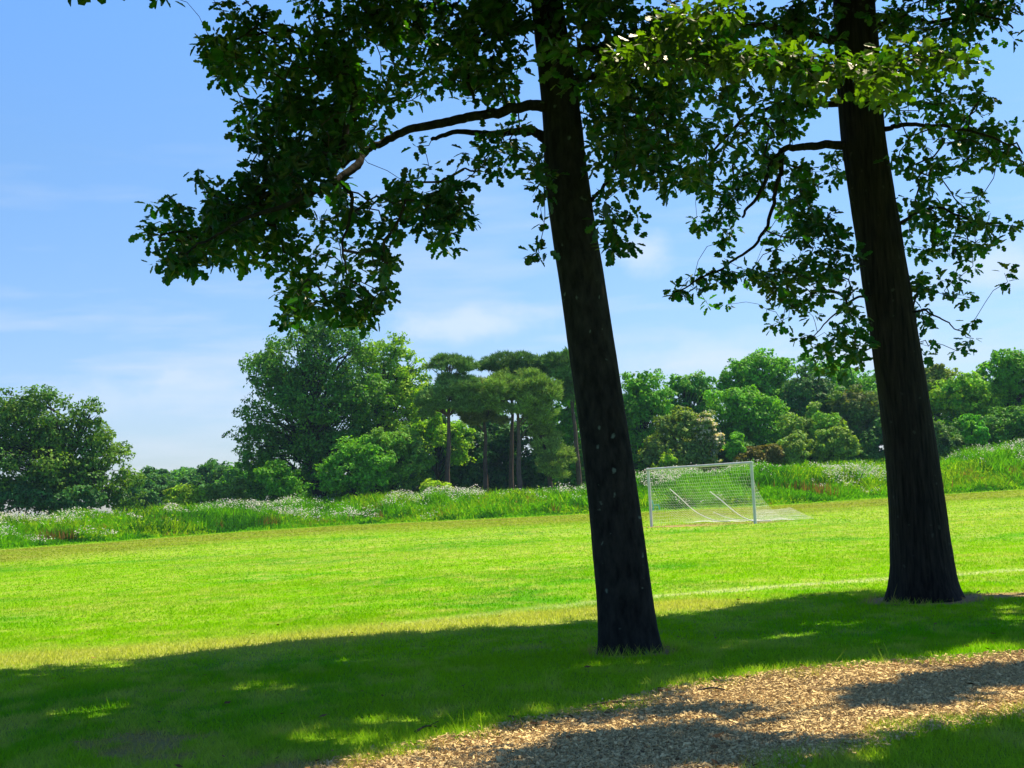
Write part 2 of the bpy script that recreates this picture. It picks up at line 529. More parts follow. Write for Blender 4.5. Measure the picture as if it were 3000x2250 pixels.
mb = MB()
for (y0, y1, dens, w, h) in ((6.6, 10, 4600, .0055, .042), (10, 14, 2800, .008, .040), (14, 20, 1300, .012, .034), (20, 30, 460, .02, .030), (30, 50, 140, .035, .030), (50, 80, 28, .07, .04), (80, 114, 14, .10, .045)):
    x, y = frustum_points(y0, y1, dens, 1.5 if y0 < 25 else 1.25)
    c, bare, pm = turf(x, y)
    keep = (rng.random(len(x)) > bare * 1.02) & (y < edge_y(x / y) + 1)
    x, y, c, pm, bare = x[keep], y[keep], c[keep], pm[keep], bare[keep]
    n = len(x)
    tuft = fbm(x * 2.3, y * 2.3, seed=71)
    long_ = np.where((pm > -1.0) & (y < 30), 1 + .6 * smooth(-1.0, -.15, pm), 1.0)   # longer along the path
    long_ *= np.where(polyline_dist(x, y, STRAW) < .8, 1.35, 1.0)
    for tr, rr_ in ((TREE_A, .36), (TREE_B, .62)):
        q_ = np.abs(np.hypot(x - tr[0], y - tr[1]) - rr_)
        long_ *= np.where((q_ < .22) & (tuft > .42), 2.3, 1.0)
    e = edge_y(x / y) - y
    long_ *= np.where((e < 2.5) & (y > 50), 2.2, 1)
    hh = h * (.45 + .9 * rng.random(n)) * (.6 + .8 * tuft) * long_
    hh *= np.where(rng.random(n) < .006, 2.4, 1)
    br = .82 + .4 * rng.random(n)
    blades(mb, x, y, zground(x, y) - .003, hh, w * (.7 + .6 * rng.random(n)), .25 + .9 * rng.random(n), c * br[:, None])
tag(mb.build("lawn_grass", M_GRASS), "short mown lawn grass", "grass", kind="stuff")

def cards(mb, P, size, normal=None, col=(1, 1, 1), asp=.6, matid=0, spread=.8):
    n = len(P)
    nr = rng.normal(0, 1, (n, 3)); nr /= np.linalg.norm(nr, axis=1)[:, None]
    if normal is not None:
        nr = normal + spread * nr; nr /= np.linalg.norm(nr, axis=1)[:, None] + 1e-9
    a = rng.normal(0, 1, (n, 3)); a -= (a * nr).sum(1)[:, None] * nr; a /= np.linalg.norm(a, axis=1)[:, None] + 1e-9
    b = np.cross(nr, a)
    s = np.broadcast_to(size, (n,))[:, None]
    q = np.stack([P - a * s * .5, P + b * s * asp * .5 - a * s * .08, P + a * s * .5, P - b * s * asp * .5 + a * s * .05], 1)
    mb.polys(q.reshape(-1, 3), 4, col, matid)


# wood chips scattered over the path
mb = MB()
n = 100000
k = rng.integers(0, NP_, n); t = np.clip(rng.beta(1.1, 1.1, n) * 1.24 - .12, -.16, 1.16)
P = _pl[k] * (1 - t)[:, None] + _pu[k] * t[:, None] + rng.normal(0, .05, (n, 2))
ok = (P[:, 1] < 18) & (P[:, 1] > 5)
P = P[ok]; n = len(P)
L = .004 + .020 * rng.random(n) ** 4.5; W = L * (.25 + .4 * rng.random(n))
a = rng.random(n) * 2 * PI; tilt = rng.normal(0, .35, n)
ux = np.stack([np.cos(a) * np.cos(tilt), np.sin(a) * np.cos(tilt), np.sin(tilt)], 1)
uy = np.stack([-np.sin(a), np.cos(a), rng.normal(0, .3, n)], 1)
c0 = np.stack([P[:, 0], P[:, 1], .022 + .015 * rng.random(n)], 1)
q = np.stack([c0 - ux * L[:, None] - uy * W[:, None], c0 + ux * L[:, None] * .8 - uy * W[:, None] * .7, c0 + ux * L[:, None] + uy * W[:, None] * .8, c0 - ux * L[:, None] * .9 + uy * W[:, None]], 1)
cc = np.array([0.78, 0.60, 0.31]) * (.58 + .55 * rng.random(n))[:, None] * np.array([1, .98, .95])
lo = q.copy(); lo[:, :, 2] -= .006
mb.polys(q.reshape(-1, 3), 4, cc)
for i in range(4):
    j = (i + 1) % 4
    mb.polys(np.stack([lo[:, i], lo[:, j], q[:, j], q[:, i]], 1).reshape(-1, 3), 4, cc * .8)
tag(mb.build("wood_chips", M_CHIP), "loose wood chips on the path", "wood chips", kind="stuff")


# brown leaf litter on the bare ground and along the path's edges
n = 9000
x, y = frustum_points(7, 19, n / 130., 1.15)
_, bare_, pm_ = turf(x, y)
k = rng.random(len(x)) < np.clip(np.where(pm_ > .1, .10, bare_ * .35) + .35 * np.exp(-(pm_ / .3) ** 2), 0.012, 1)
x, y = x[k], y[k]; n = len(x)
mb = MB()
cards(mb, np.stack([x, y, .03 + .02 * rng.random(n)], 1), .03 + .05 * rng.random(n), np.array([0, 0, 1.0]), np.array([.22, .13, .06]) * (.4 + 1.1 * rng.random(n))[:, None], .6, 0, .45)
tag(mb.build("leaf_litter", M_CHIP), "dry brown leaves and bark bits on the ground", "leaf litter", kind="stuff")

# ------------------------------------------------------------------ meadow on the bank
n = 210000
u = rng.uniform(EU[1] * 1.05, EU[-2] * 1.05, n)
t = rng.uniform(-.6, 21, n)
y = edge_y(u) + t; x = u * y
z = zground(x, y)
cl = fbm(x * .55, y * .55, seed=81); c2 = fbm(x * .16, y * .2, seed=82); c3 = fbm(x * .5, y * .5, seed=83)
cl = np.clip((cl - .5) * 1.7 + .5, 0, 1)
h = (.26 + .52 * smooth(0, 2.5, t)) * (.25 + 1.35 * cl) * (.7 + .6 * rng.random(n))
GREENS = np.array([[.075, .28, .004], [.14, .38, .004], [.25, .42, .012], [.03, .14, .012], [.22, .17, .045]])
w_ = np.stack([np.full(n, .35), np.clip((c3 - .45) * 4, 0, 1), np.clip((c2 - .45) * 6, 0, 1.2), np.clip((.47 - c3) * 9, 0, 2.0) * (.45 + .9 * (t < 4)) , np.clip((c3 * .5 + c2 * .5 - .60) * 12, 0, 1.0) * (t < 9)], 1)
w_ /= w_.sum(1)[:, None]
pick = (rng.random(n)[:, None] > np.cumsum(w_, 1)).sum(1).clip(0, 4)
c = GREENS[pick] * (.7 + .6 * rng.random(n))[:, None]
mb = MB()
blades(mb, x, y, z - .05, h, .07 + .10 * rng.random(n), .2 + .9 * rng.random(n), c)
# leafy tufts
k = rng.random(n) < .5
P = np.stack([x[k], y[k], z[k] + h[k] * (.15 + .85 * rng.random(k.sum()))], 1)





cards(mb, P, .10 + .16 * rng.random(len(P)), None, c[k])
tag(mb.build("meadow_grass", M_GRASS), "tall rough meadow grass on the bank", "long grass", kind="stuff")

# white flower heads and rusty dock spikes, in drifts
n = 260000
u = rng.uniform(EU[1] * 1.05, EU[-2] * 1.05, n); t = rng.uniform(1.0, 18, n)
y = edge_y(u) + t; x = u * y
drift = .62 * fbm(x * .14, y * .2, seed=91) + .38 * fbm(x * .75, y * .75, seed=92)
ridge_bias = .10 * smooth(4, 13, t)
far_left = .10 * (1 - smooth(-.36, -.25, u)) * smooth(5, 11, t)
p = np.clip((drift + ridge_bias + far_left - .625) * 11, 0, 1) * .55
k = rng.random(n) < p
x, y, t = x[k], y[k], t[k]; n = len(x)
cl = fbm(x * .55, y * .55, seed=81)
cl = np.clip((cl - .5) * 1.7 + .5, 0, 1)
z = zground(x, y) + (.26 + .52 * smooth(0, 2.5, t)) * (.25 + 1.35 * cl) * (.7 + .55 * rng.random(n))
mb = MB()
cards(mb, np.stack([x, y, z], 1), .06 + .09 * rng.random(n), np.array([0, -.5, 1.0]), np.array([.74, .74, .68]) * (.7 + .4 * rng.random(n))[:, None], .9, 0, .6)
tag(mb.build("white_wildflowers", M_FLOWER), "drifts of small white wildflowers", "wildflowers", kind="stuff")
n = 40000
u = rng.uniform(EU[1], EU[-2], n); t = rng.uniform(.8, 8, n); y = edge_y(u) + t; x = u * y
k = rng.random(n) < np.clip((fbm(x * .35, y * .35, seed=95) - .66) * 9, 0, 1) * .5
x, y, t = x[k], y[k], t[k]; n = len(x); z = zground(x, y)
mb = MB()
h = (.6 + .5 * rng.random(n))
blades(mb, x, y, z + .3 * h, h * .8, .05 + .05 * rng.random(n), .1 + .2 * rng.random(n), np.array([.22, .14, .05]) * (.6 + .7 * rng.random(n))[:, None])
tag(mb.build("rusty_dock", M_GRASS), "rusty seeding dock among the grass", "dock plants", kind="stuff")

# ------------------------------------------------------------------ the two near oaks
LEAF_HALF = np.array([[0, 0], [.10, .10], [.20, .30], [.12, .42], [.25, .62], [.15, .74], [.16, .88], [0, 1.0]])
NL = len(LEAF_HALF)


def oak_leaves(mb, base, direc, nrm, size, col):
    """lobed leaves of two halves folded along the midrib"""
    n = len(base)
    direc = direc / (np.linalg.norm(direc, axis=1)[:, None] + 1e-9)
    nrm = nrm - (nrm * direc).sum(1)[:, None] * direc
    nrm /= np.linalg.norm(nrm, axis=1)[:, None] + 1e-9
    side = np.cross(direc, nrm)
    fold = rng.uniform(.05, .6, n)
    curl = rng.uniform(-.05, .35, n)
    vs = []
    for sgn in (1, -1):
        for (wx, ly) in (LEAF_HALF if sgn == 1 else LEAF_HALF[::-1]):
            vs.append(base + (direc * ly + side * (sgn * wx * 1.45) + nrm * (fold * wx - curl * ly * ly)[:, None]) * size[:, None])
    P = np.stack(vs, 1)                     # n, 2*NL, 3
    mb.polys(P[:, :NL].reshape(-1, 3), NL, col)
    mb.polys(P[:, NL:].reshape(-1, 3), NL, col)


def spline(pts, n):
    pts = np.asarray(pts, float)
    if len(pts) < 3: return resample(pts, n)
    t = np.arange(len(pts)); tt = np.linspace(0, len(pts) - 1, n)
    out = []
    for q in tt:
        i = min(int(q), len(pts) - 2); f = q - i
        p0, p1, p2, p3 = pts[max(i - 1, 0)], pts[i], pts[i + 1], pts[min(i + 2, len(pts) - 1)]
        out.append(.5 * ((2 * p1) + (-p0 + p2) * f + (2 * p0 - 5 * p1 + 4 * p2 - p3) * f * f + (-p0 + 3 * p1 - 3 * p2 + p3) * f ** 3))
    return np.array(out)


def trunk_mesh(axis_pts, radii, flare, furrows, depth, seed, seg=64, per=70):
    P = spline(axis_pts, per); R = np.interp(np.linspace(0, 1, per), np.linspace(0, 1, len(radii)), radii)
    a = np.arange(seg) * 2 * PI / seg
    vs = []
    for i in range(per):
        z = P[i][2]
        hgt = max(z, 0)
        fl = 1 + flare * math.exp(-hgt / .16) + .10 * math.exp(-hgt / .6)
        ca, sa = np.cos(a), np.sin(a)
        lob = 1 + .35 * flare * math.exp(-hgt / .22) * np.sin(a * 5 + seed) + .035 * np.sin(a * 3 + z * .7 + seed)
        nz = fbm(ca * 1.5 + seed, sa * 1.5, np.full(seg, z * .9), seed=seed) - .5
        ang = a + .12 * (fbm(ca * 2, sa * 2, np.full(seg, z * 2.2), seed=seed + 3) - .5) * 4
        fu = np.abs(np.sin(ang * furrows / 2)) ** .6 if furrows else 0
        bump = fbm(ca * 5, sa * 5, np.full(seg, z * 5), seed=seed + 7) - .5
        r = R[i] * fl * lob * (1 + .10 * nz) + depth * fu + depth * 1.2 * bump
        vs.append(np.stack([P[i][0] + r * ca, P[i][1] + r * sa, np.full(seg, z)], 1))
    mb = MB()
    i = np.arange(per - 1)[:, None] * seg; j = np.arange(seg)[None]; k = (j + 1) % seg
    mb.indexed(np.concatenate(vs), np.stack([i + j, i + k, i + seg + k, i + seg + j], -1).reshape(-1, 4))
    return mb, P, R


# shade the crowns must give: the far edge of the shade on the grass, and the sun spots inside it
SHADE_EDGE = np.array([G(*p)[:2] for p in ((-1500, 2120), (-600, 2030), (0, 1972), (500, 1925), (900, 1882), (1300, 1848), (1700, 1832), (1950, 1812), (2200, 1775), (2480, 1735), (2700, 1742), (3000, 1745), (3600, 1740), (4500, 1730))])
SPOTS = [(720, 1995, 60, 12), (1270, 1992, 90, 18), (930, 1880 + 40, 70, 12), (1880, 2010, 110, 22), (60, 2012, 70, 16), (110, 2140, 60, 12), (1640, 2070, 60, 14),
         (1700, 2120, 260, 45), (1420, 2200, 170, 40), (2150, 2040, 260, 28), (2450, 2000, 220, 32), (2300, 2160, 150, 30), (2850, 2035, 150, 20), (2900, 1955, 100, 18), (2080, 2190, 120, 25),
         (2350, 1965, 350, 22), (2870, 1900, 160, 22), (2960, 1800, 100, 40), (2960, 2190, 80, 60), (1080, 1930, 70, 12), (1500, 1960, 60, 10), (2000, 1870, 70, 10), (2330, 1830, 60, 10), (1190, 2235, 140, 22), (2600, 2240, 120, 25)]


PATH_SHADE = [(1900, 2205, 170, 40), (1580, 2225, 90, 36), (2400, 2075, 160, 36), (2720, 2035, 130, 30), (2920, 1975, 130, 34), (2130, 2120, 120, 26), (2230, 2205, 110, 24), (1250, 2235, 90, 22)]


SPOTS += [(x_, y_ - .06 * x_, w_, w_ * .17) for x_, y_, w_ in [(random.uniform(50, 2900), random.uniform(1960, 2200), random.uniform(45, 95)) for _ in range(34)]]


def shade_ok(P, rag=.25):
    g = P - SUN * (P[:, 2] / SUN[2])[:, None]
    lim = np.interp(g[:, 0], SHADE_EDGE[:, 0], SHADE_EDGE[:, 1])
    ok = g[:, 1] < lim + rag * (fbm(g[:, 0] * .8, g[:, 1] * 0, seed=301) - .55) * 2
    lit = path_mask(g[:, 0], g[:, 1]) > -.45
    for q in PATH_SHADE: lit &= ell(g[:, 0], g[:, 1], *q) > 1.0
    ok &= ~lit
    wob = .9 * (fbm(g[:, 0] * 1.5, g[:, 1] * 1.5, seed=302) - .5)
    for s in SPOTS:
        ok &= ell(g[:, 0], g[:, 1], s[0], s[1], s[2] * 1.1, s[3] * 1.25) + wob > 1.0
    return ok


def near_ray(P, Q, r):
    """True where a crown point stands between a point of Q and the sun"""
    hit = np.zeros(len(P), bool)
    for q in Q:
        d = P - q; t = d @ SUN
        hit |= (t > .25) & (np.linalg.norm(d - t[:, None] * SUN, axis=1) < r)
    return hit


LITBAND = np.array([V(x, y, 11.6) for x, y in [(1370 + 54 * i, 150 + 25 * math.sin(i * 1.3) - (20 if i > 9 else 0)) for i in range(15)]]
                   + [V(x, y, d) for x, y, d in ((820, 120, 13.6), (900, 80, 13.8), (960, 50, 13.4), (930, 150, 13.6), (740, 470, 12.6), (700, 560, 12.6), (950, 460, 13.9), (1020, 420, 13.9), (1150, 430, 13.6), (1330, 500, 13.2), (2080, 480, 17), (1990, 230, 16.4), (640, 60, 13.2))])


def grow(root_pts, attract, sag=.06, reach=9.0):
    """join every attraction point to the nearest wood already there"""
    nodes = [np.asarray(p) for p in root_pts]; par = [-1] * len(nodes)
    N = np.zeros((len(nodes) + len(attract) * 5, 3)); N[:len(nodes)] = nodes
    cnt = len(nodes)
    parent = np.full(len(N), -1); tips = np.zeros(len(N))
    root = N[:cnt].copy()
    d0 = np.array([np.min(((root - a) ** 2).sum(1)) for a in attract])
    tipid = []
    for ai in np.argsort(d0):
        a = attract[ai]
        q = N[:cnt] - a
        dd = (q ** 2).sum(1) + .5 * np.maximum(q[:, 2] * .4, 0) ** 2
        b = int(np.argmin(dd)); L = math.sqrt(((N[b] - a) ** 2).sum())
        if L > reach: continue
        k = 1 if L < .18 else (2 if L < .5 else (3 if L < 1.2 else 4))
        prev = b
        off = rng.normal(0, .10 * L, 3); off[2] += sag * L
        for s in range(1, k + 1):
            f = s / k
            N[cnt] = N[b] * (1 - f) + a * f + off * math.sin(PI * f)
            if s < k: N[cnt] += rng.normal(0, .03 * L, 3)
            parent[cnt] = prev; prev = cnt; cnt += 1
        tips[prev] += 1; tipid.append((prev, ai))
    for i in range(cnt - 1, -1, -1):
        if parent[i] >= 0: tips[parent[i]] += tips[i]
    return N[:cnt], parent[:cnt], tips[:cnt], tipid, len(root_pts)


def twig_mesh(mb, N, parent, tips, matid, base=.0032, power=.42, rmax=.05):
    i = np.where(parent >= 0)[0]; p = parent[i]
    r1 = np.minimum(base * np.maximum(tips[i], 1) ** power, rmax)
    A, B = N[p], N[i]
    d = B - A; L = np.linalg.norm(d, axis=1); ok = L > 1e-4
    A, B, d, r1 = A[ok], B[ok], d[ok] / L[ok][:, None], r1[ok]
    ref = np.where(np.abs(d[:, 2:3]) < .8, np.array([[0, 0, 1.0]]), np.array([[1.0, 0, 0]]))
    u = np.cross(d, ref); u /= np.linalg.norm(u, axis=1)[:, None]; w = np.cross(d, u)
    sg = 5
    for j in range(sg):
        a0, a1 = 2 * PI * j / sg, 2 * PI * (j + 1) / sg
        o0 = (math.cos(a0) * u + math.sin(a0) * w) * r1[:, None]; o1 = (math.cos(a1) * u + math.sin(a1) * w) * r1[:, None]
        mb.polys(np.stack([A + o0 * 1.05, A + o1 * 1.05, B + o1 * .95, B + o0 * .95], 1).reshape(-1, 3), 4, (1, 1, 1), matid)


def leaf_clusters(mb, C, per, spread, size, tone, droop=.25):
    """C cluster centres; per leaves round each"""
    n = len(C)
    cid = np.repeat(np.arange(n), per); m_ = len(cid)
    r = rng.normal(0, 1, (m_, 3)); r /= np.linalg.norm(r, axis=1)[:, None]
    r[:, 2] *= .75
    out = r * (spread * rng.random(m_) ** .6)[:, None]
    base = C[cid] + out
    direc = r + rng.normal(0, .5, (m_, 3)); direc[:, 2] -= droop
    nrm = rng.normal(0, .55, (m_, 3)) + np.array([0, 0, 1.0])
    col = tone[cid] * (.7 + .6 * rng.random(m_))[:, None]
    oak_leaves(mb, base, direc, nrm, size * (.65 + .6 * rng.random(m_)), col)


GREEN_A = np.array([.007, .033, .015]); GREEN_B = np.array([.022, .062, .008]); RUSTY = np.array([.10, .055, .022])


def blobs_to_points(blobs, Y0, sd, seed, thr=.40):
    """blobs: (x, y, rx, ry, n[, depth]) in the 2212 view"""
    out = []
    for b in blobs:
        x, y, rx, ry, n = b[:5]; yd = b[5] if len(b) > 5 else 0.0
        n = max(2, int(n * .33)); k = int(n * 4.5)
        a = rng.random(k) * 2 * PI; r = np.sqrt(rng.random(k))
        px, py = x + rx * r * np.cos(a), y + ry * r * np.sin(a)
        d = Y0 + yd + rng.normal(0, sd, k)
        P = np.array([V(px[i], py[i], d[i]) for i in range(k)])
        f = fbm(P[:, 0] * 1.7, P[:, 1] * 1.0, P[:, 2] * 1.7, seed=seed, o=2)
        P = P[f > thr + .13][:n]
        out.append(P)
    return np.concatenate(out)


def upper_crown(center, R, zlo, zhi, n, seed):
    """crown above the picture's top edge; it throws the shade on the ground"""
    k = n * 14
    a = rng.random(k) * 2 * PI; r = R * np.sqrt(rng.random(k))
    z = zlo + (zhi - zlo) * rng.random(k)
    top = zlo + (zhi - zlo) * np.sqrt(np.clip(1 - (r / R) ** 2, 0, 1)) + .8
    P = np.stack([center[0] + r * np.cos(a), center[1] + r * np.sin(a), z], 1)
    ok = (z < top)
    v = proj(P)
    ok &= (v[:, 1] < -15 - 900 / np.maximum(P[:, 1], 3)) | (P[:, 1] < .5) | (v[:, 0] < -150) | (v[:, 0] > 2350)
    ok &= (P[:, 1] > 1.5)
    ok &= shade_ok(P)
    ok &= ~near_ray(P, LITBAND[:15], .72) & ~near_ray(P, LITBAND[15:], .42)
    P = P[ok]
    return P[:n]


def near_oak(name, label, base, trunk_axis, radii, flare, furrows, fdepth, bark, limbs, blobs, Y0, sd, up, seed, tone_fn, litblobs=(), lsize=.106):
    root = thing(name, base, label, "tree", "oaks beside the woodchip path")
    off = np.array(base)
    tm, TP, TR = trunk_mesh(trunk_axis, radii, flare, furrows, fdepth, seed)
    tm.build("trunk", bark, root, off)
    skeleton = [p for p in TP if p[2] > 3.3]
    for (pts, r0, r1) in limbs:
        L = spline(pts, 8 * len(pts))
        rr = np.linspace(r0, r1, len(L)) * (1 + .12 * (fbm(np.arange(len(L)) * .5, np.zeros(len(L)), seed=seed + 9) - .5))
        L = L + np.stack([fbm(np.arange(len(L)) * .35, np.full(len(L), q), seed=seed + 20) - .5 for q in (0, 7, 13)], 1) * .07 * np.minimum(1, np.arange(len(L)) / 6)[:, None]
        b = MB(); b.tube(L, rr, 10)
        b.build("branch", bark, root, off)
        skeleton += list(L[2:])
    A = blobs_to_points(blobs, Y0, sd, seed)
    nlit = 0
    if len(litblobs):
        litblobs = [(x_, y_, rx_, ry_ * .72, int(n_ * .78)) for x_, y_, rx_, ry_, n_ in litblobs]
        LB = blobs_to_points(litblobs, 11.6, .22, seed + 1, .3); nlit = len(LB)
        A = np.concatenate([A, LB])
    nvis = len(A)
    U = upper_crown(*up, seed)
    NA, parA, tipsA, idA, _ = grow(skeleton, A, reach=.95)
    use = np.zeros(len(A), bool); use[[q_[1] for q_ in idA]] = True
    NU, parU, tipsU, _, _ = grow([p for p in TP if p[2] > 4.6], U)
    mb = MB()
    tn_ = tone_fn(A)
    if nlit: u_ = rng.random((nlit, 1)) ** .7; tn_[-nlit:] = GREEN_A * (1 - u_) + np.array([.062, .088, .022]) * u_  # sunlit band: part of its brightness is put into a paler leaf colour
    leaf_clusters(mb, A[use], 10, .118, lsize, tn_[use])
    leaf_clusters(mb, U, 15, .36, .22, tone_fn(U))
    twig_mesh(mb, NA, parA, tipsA, 1, .003, .40, .018)
    twig_mesh(mb, NU, parU, tipsU, 1, .0032, .42, .07)
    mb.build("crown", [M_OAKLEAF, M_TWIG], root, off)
    return root


def tone_a(P):
    f = fbm(P[:, 0] * .8, P[:, 1] * .8, P[:, 2] * .8, seed=401)
    return mixc(np.tile(GREEN_A, (len(P), 1)), GREEN_B, np.clip((f - .4) * 4, 0, 1))


def tone_b(P):
    c = tone_a(P)
    v = proj(P)
    f = fbm(P[:, 0] * 2, P[:, 1] * 2, P[:, 2] * 2, seed=402)
    return mixc(c, RUSTY, np.clip(smooth(2.9, 2.2, P[:, 2]) * .7 + (f - .68) * 4, 0, .9))


YA, YB = TREE_A[1], TREE_B[1]
ra = lambda w, Y: .95 * w * K / F * Y / 2
axA = [V(1361, 1412, YA) - np.array([0, 0, .25]), V(1361, 1412, YA), V(1340, 1200, YA), V(1316, 1000, YA), V(1272, 700, YA), V(1226, 400, YA), V(1212, 250, YA), V(1180, 0, YA), V(1150, -250, YA), V(1110, -600, YA + .4), V(1090, -1000, YA + .9)]
rdA = [ra(122, YA), ra(122, YA), ra(119, YA), ra(114, YA), ra(104, YA), ra(100, YA), ra(88, YA), ra(74, YA), ra(60, YA), ra(40, YA), ra(10, YA)]
limA = [
    ([V(1205, 232, YA), V(1160, 229, YA - .1), V(1100, 235, YA - .25), V(1020, 255, YA - .4), V(940, 268, YA - .5), V(860, 290, YA - .6), V(800, 320, YA - .65), V(740, 350, YA - .7), V(640, 385, YA - .75), V(560, 430, YA - .8), V(480, 480, YA - .8), V(400, 518, YA - .8), V(345, 522, YA - .8)], .060, .008),
    ([V(1215, 330, YA), V(1172, 298, YA + .1), V(1142, 281, YA + .2), V(1080, 291, YA + .35), V(1000, 285, YA + .5), V(930, 300, YA + .6)], .06, .02),
    ([V(790, 325, YA - .65), V(755, 372, YA - .9), V(700, 400, YA - 1.1), V(640, 436, YA - 1.2), V(560, 462, YA - 1.3), V(470, 505, YA - 1.3), V(400, 545, YA - 1.3)], .045, .008),
    ([V(735, 395, YA - 1.0), V(760, 425, YA - .9), V(752, 480, YA - .8), V(738, 545, YA - .8), V(760, 610, YA - .7)], .025, .006),
    ([V(730, 352, YA - .7), V(752, 260, YA - .6), V(765, 190, YA - .5), V(722, 110, YA - .4), V(640, 70, YA - .4), V(540, 75, YA - .4)], .04, .01),
    ([V(1190, 60, YA), V(1060, 70, YA - .3), V(1010, 150, YA - .5), V(1022, 215, YA - .5)], .04, .015),
    ([V(1180, -20, YA), V(1030, -40, YA + .5), V(880, -10, YA + .8), V(770, 40, YA + 1.0), V(690, 20, YA + 1.1)], .06, .02),
    ([V(1045, 292, YA + .4), V(1040, 330, YA + .4), V(1022, 368, YA + .4), V(1000, 365, YA + .5)], .02, .008),
    ([V(1235, 470, YA), V(1282, 430, YA - .05), V(1310, 390, YA - .15), V(1328, 350, YA - .2), V(1336, 300, YA - .2)], .025, .01),
    ([V(1195, 120, YA), V(1270, 110, YA - .6), V(1400, 135, YA - 1.3), V(1560, 140, YA - 1.8), V(1760, 150, YA - 1.9), V(1960, 130, YA - 1.9), V(2100, 115, YA - 1.9)], .05, .008),
    ([V(1205, 180, YA), V(1300, 165, YA + .3), V(1400, 200, YA + .4), V(1440, 290, YA + .4), V(1430, 360, YA + .4)], .045, .012),
]
blA = [
    (530, 100, 88, 92, 210), (600, 175, 60, 60, 60), (535, 265, 34, 36, 30), (565, 320, 28, 30, 26), (590, 220, 45, 50, 40),
    (720, 60, 110, 85, 190), (700, 190, 95, 85, 170), (800, 130, 90, 110, 190), (650, 270, 75, 60, 110), (780, 250, 70, 60, 95), (860, 200, 55, 60, 50),
    (930, 60, 110, 70, 210), (960, 150, 90, 70, 120), (1060, 90, 80, 90, 130), (1080, 180, 70, 45, 60), (1090, 25, 70, 50, 90), (840, 30, 80, 50, 110),
    (750, 325, 75, 38, 110), (660, 360, 70, 48, 140), (580, 400, 68, 55, 150), (500, 450, 65, 55, 140), (430, 500, 60, 48, 120), (372, 540, 45, 45, 60), (325, 510, 26, 30, 14), (365, 445, 30, 25, 10), (450, 375, 22, 20, 7), (345, 440, 18, 12, 5),
    (390, 570, 40, 24, 34), (500, 550, 42, 32, 45), (560, 510, 60, 45, 75), (640, 480, 60, 55, 95), (700, 430, 65, 50, 100), (600, 560, 40, 26, 26),
    (740, 500, 55, 60, 85), (660, 570, 50, 40, 60), (700, 630, 60, 50, 75), (635, 650, 26, 40, 50), (628, 690, 14, 16, 9), (790, 560, 55, 50, 65), (800, 630, 50, 32, 45), (770, 685, 40, 22, 22), (740, 665, 40, 30, 20), (830, 470, 40, 40, 30),
    (890, 425, 50, 36, 60), (945, 465, 50, 45, 90), (1000, 430, 55, 50, 95), (1060, 400, 50, 55, 95), (950, 525, 24, 22, 12), (930, 345, 60, 45, 45), (1040, 335, 60, 45, 40), (980, 380, 60, 40, 40), (1090, 300, 50, 40, 28),
    (1145, 440, 38, 75, 150), (1150, 530, 34, 40, 60), (1165, 370, 36, 40, 26),
    (1310, 330, 45, 60, 55), (1330, 470, 45, 50, 32), (1345, 530, 34, 26, 16), (1370, 400, 34, 32, 16),
    (1330, 60, 90, 70, 180), (1300, 200, 70, 80, 120), (1400, 160, 90, 90, 190), (1420, 280, 80, 90, 170), (1360, 280, 60, 80, 80), (1445, 385, 40, 36, 40), (1240, 30, 70, 50, 90), (1230, 130, 50, 70, 40, -.6), (1500, 60, 90, 60, 130),
    (345, -6, 24, 8, 5),
]
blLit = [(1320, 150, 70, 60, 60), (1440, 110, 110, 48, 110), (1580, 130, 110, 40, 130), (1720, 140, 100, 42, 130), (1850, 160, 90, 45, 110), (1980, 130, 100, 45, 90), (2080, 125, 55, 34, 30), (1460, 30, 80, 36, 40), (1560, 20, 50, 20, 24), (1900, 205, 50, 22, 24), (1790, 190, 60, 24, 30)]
print("tree A", TREE_A, "tree B", TREE_B)
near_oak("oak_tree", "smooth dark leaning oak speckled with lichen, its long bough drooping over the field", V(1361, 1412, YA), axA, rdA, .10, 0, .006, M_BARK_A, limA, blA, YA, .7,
         ((0.5, YA + 1.0), 8.8, 5.8, 12.5, 5600), 3, tone_a, blLit)

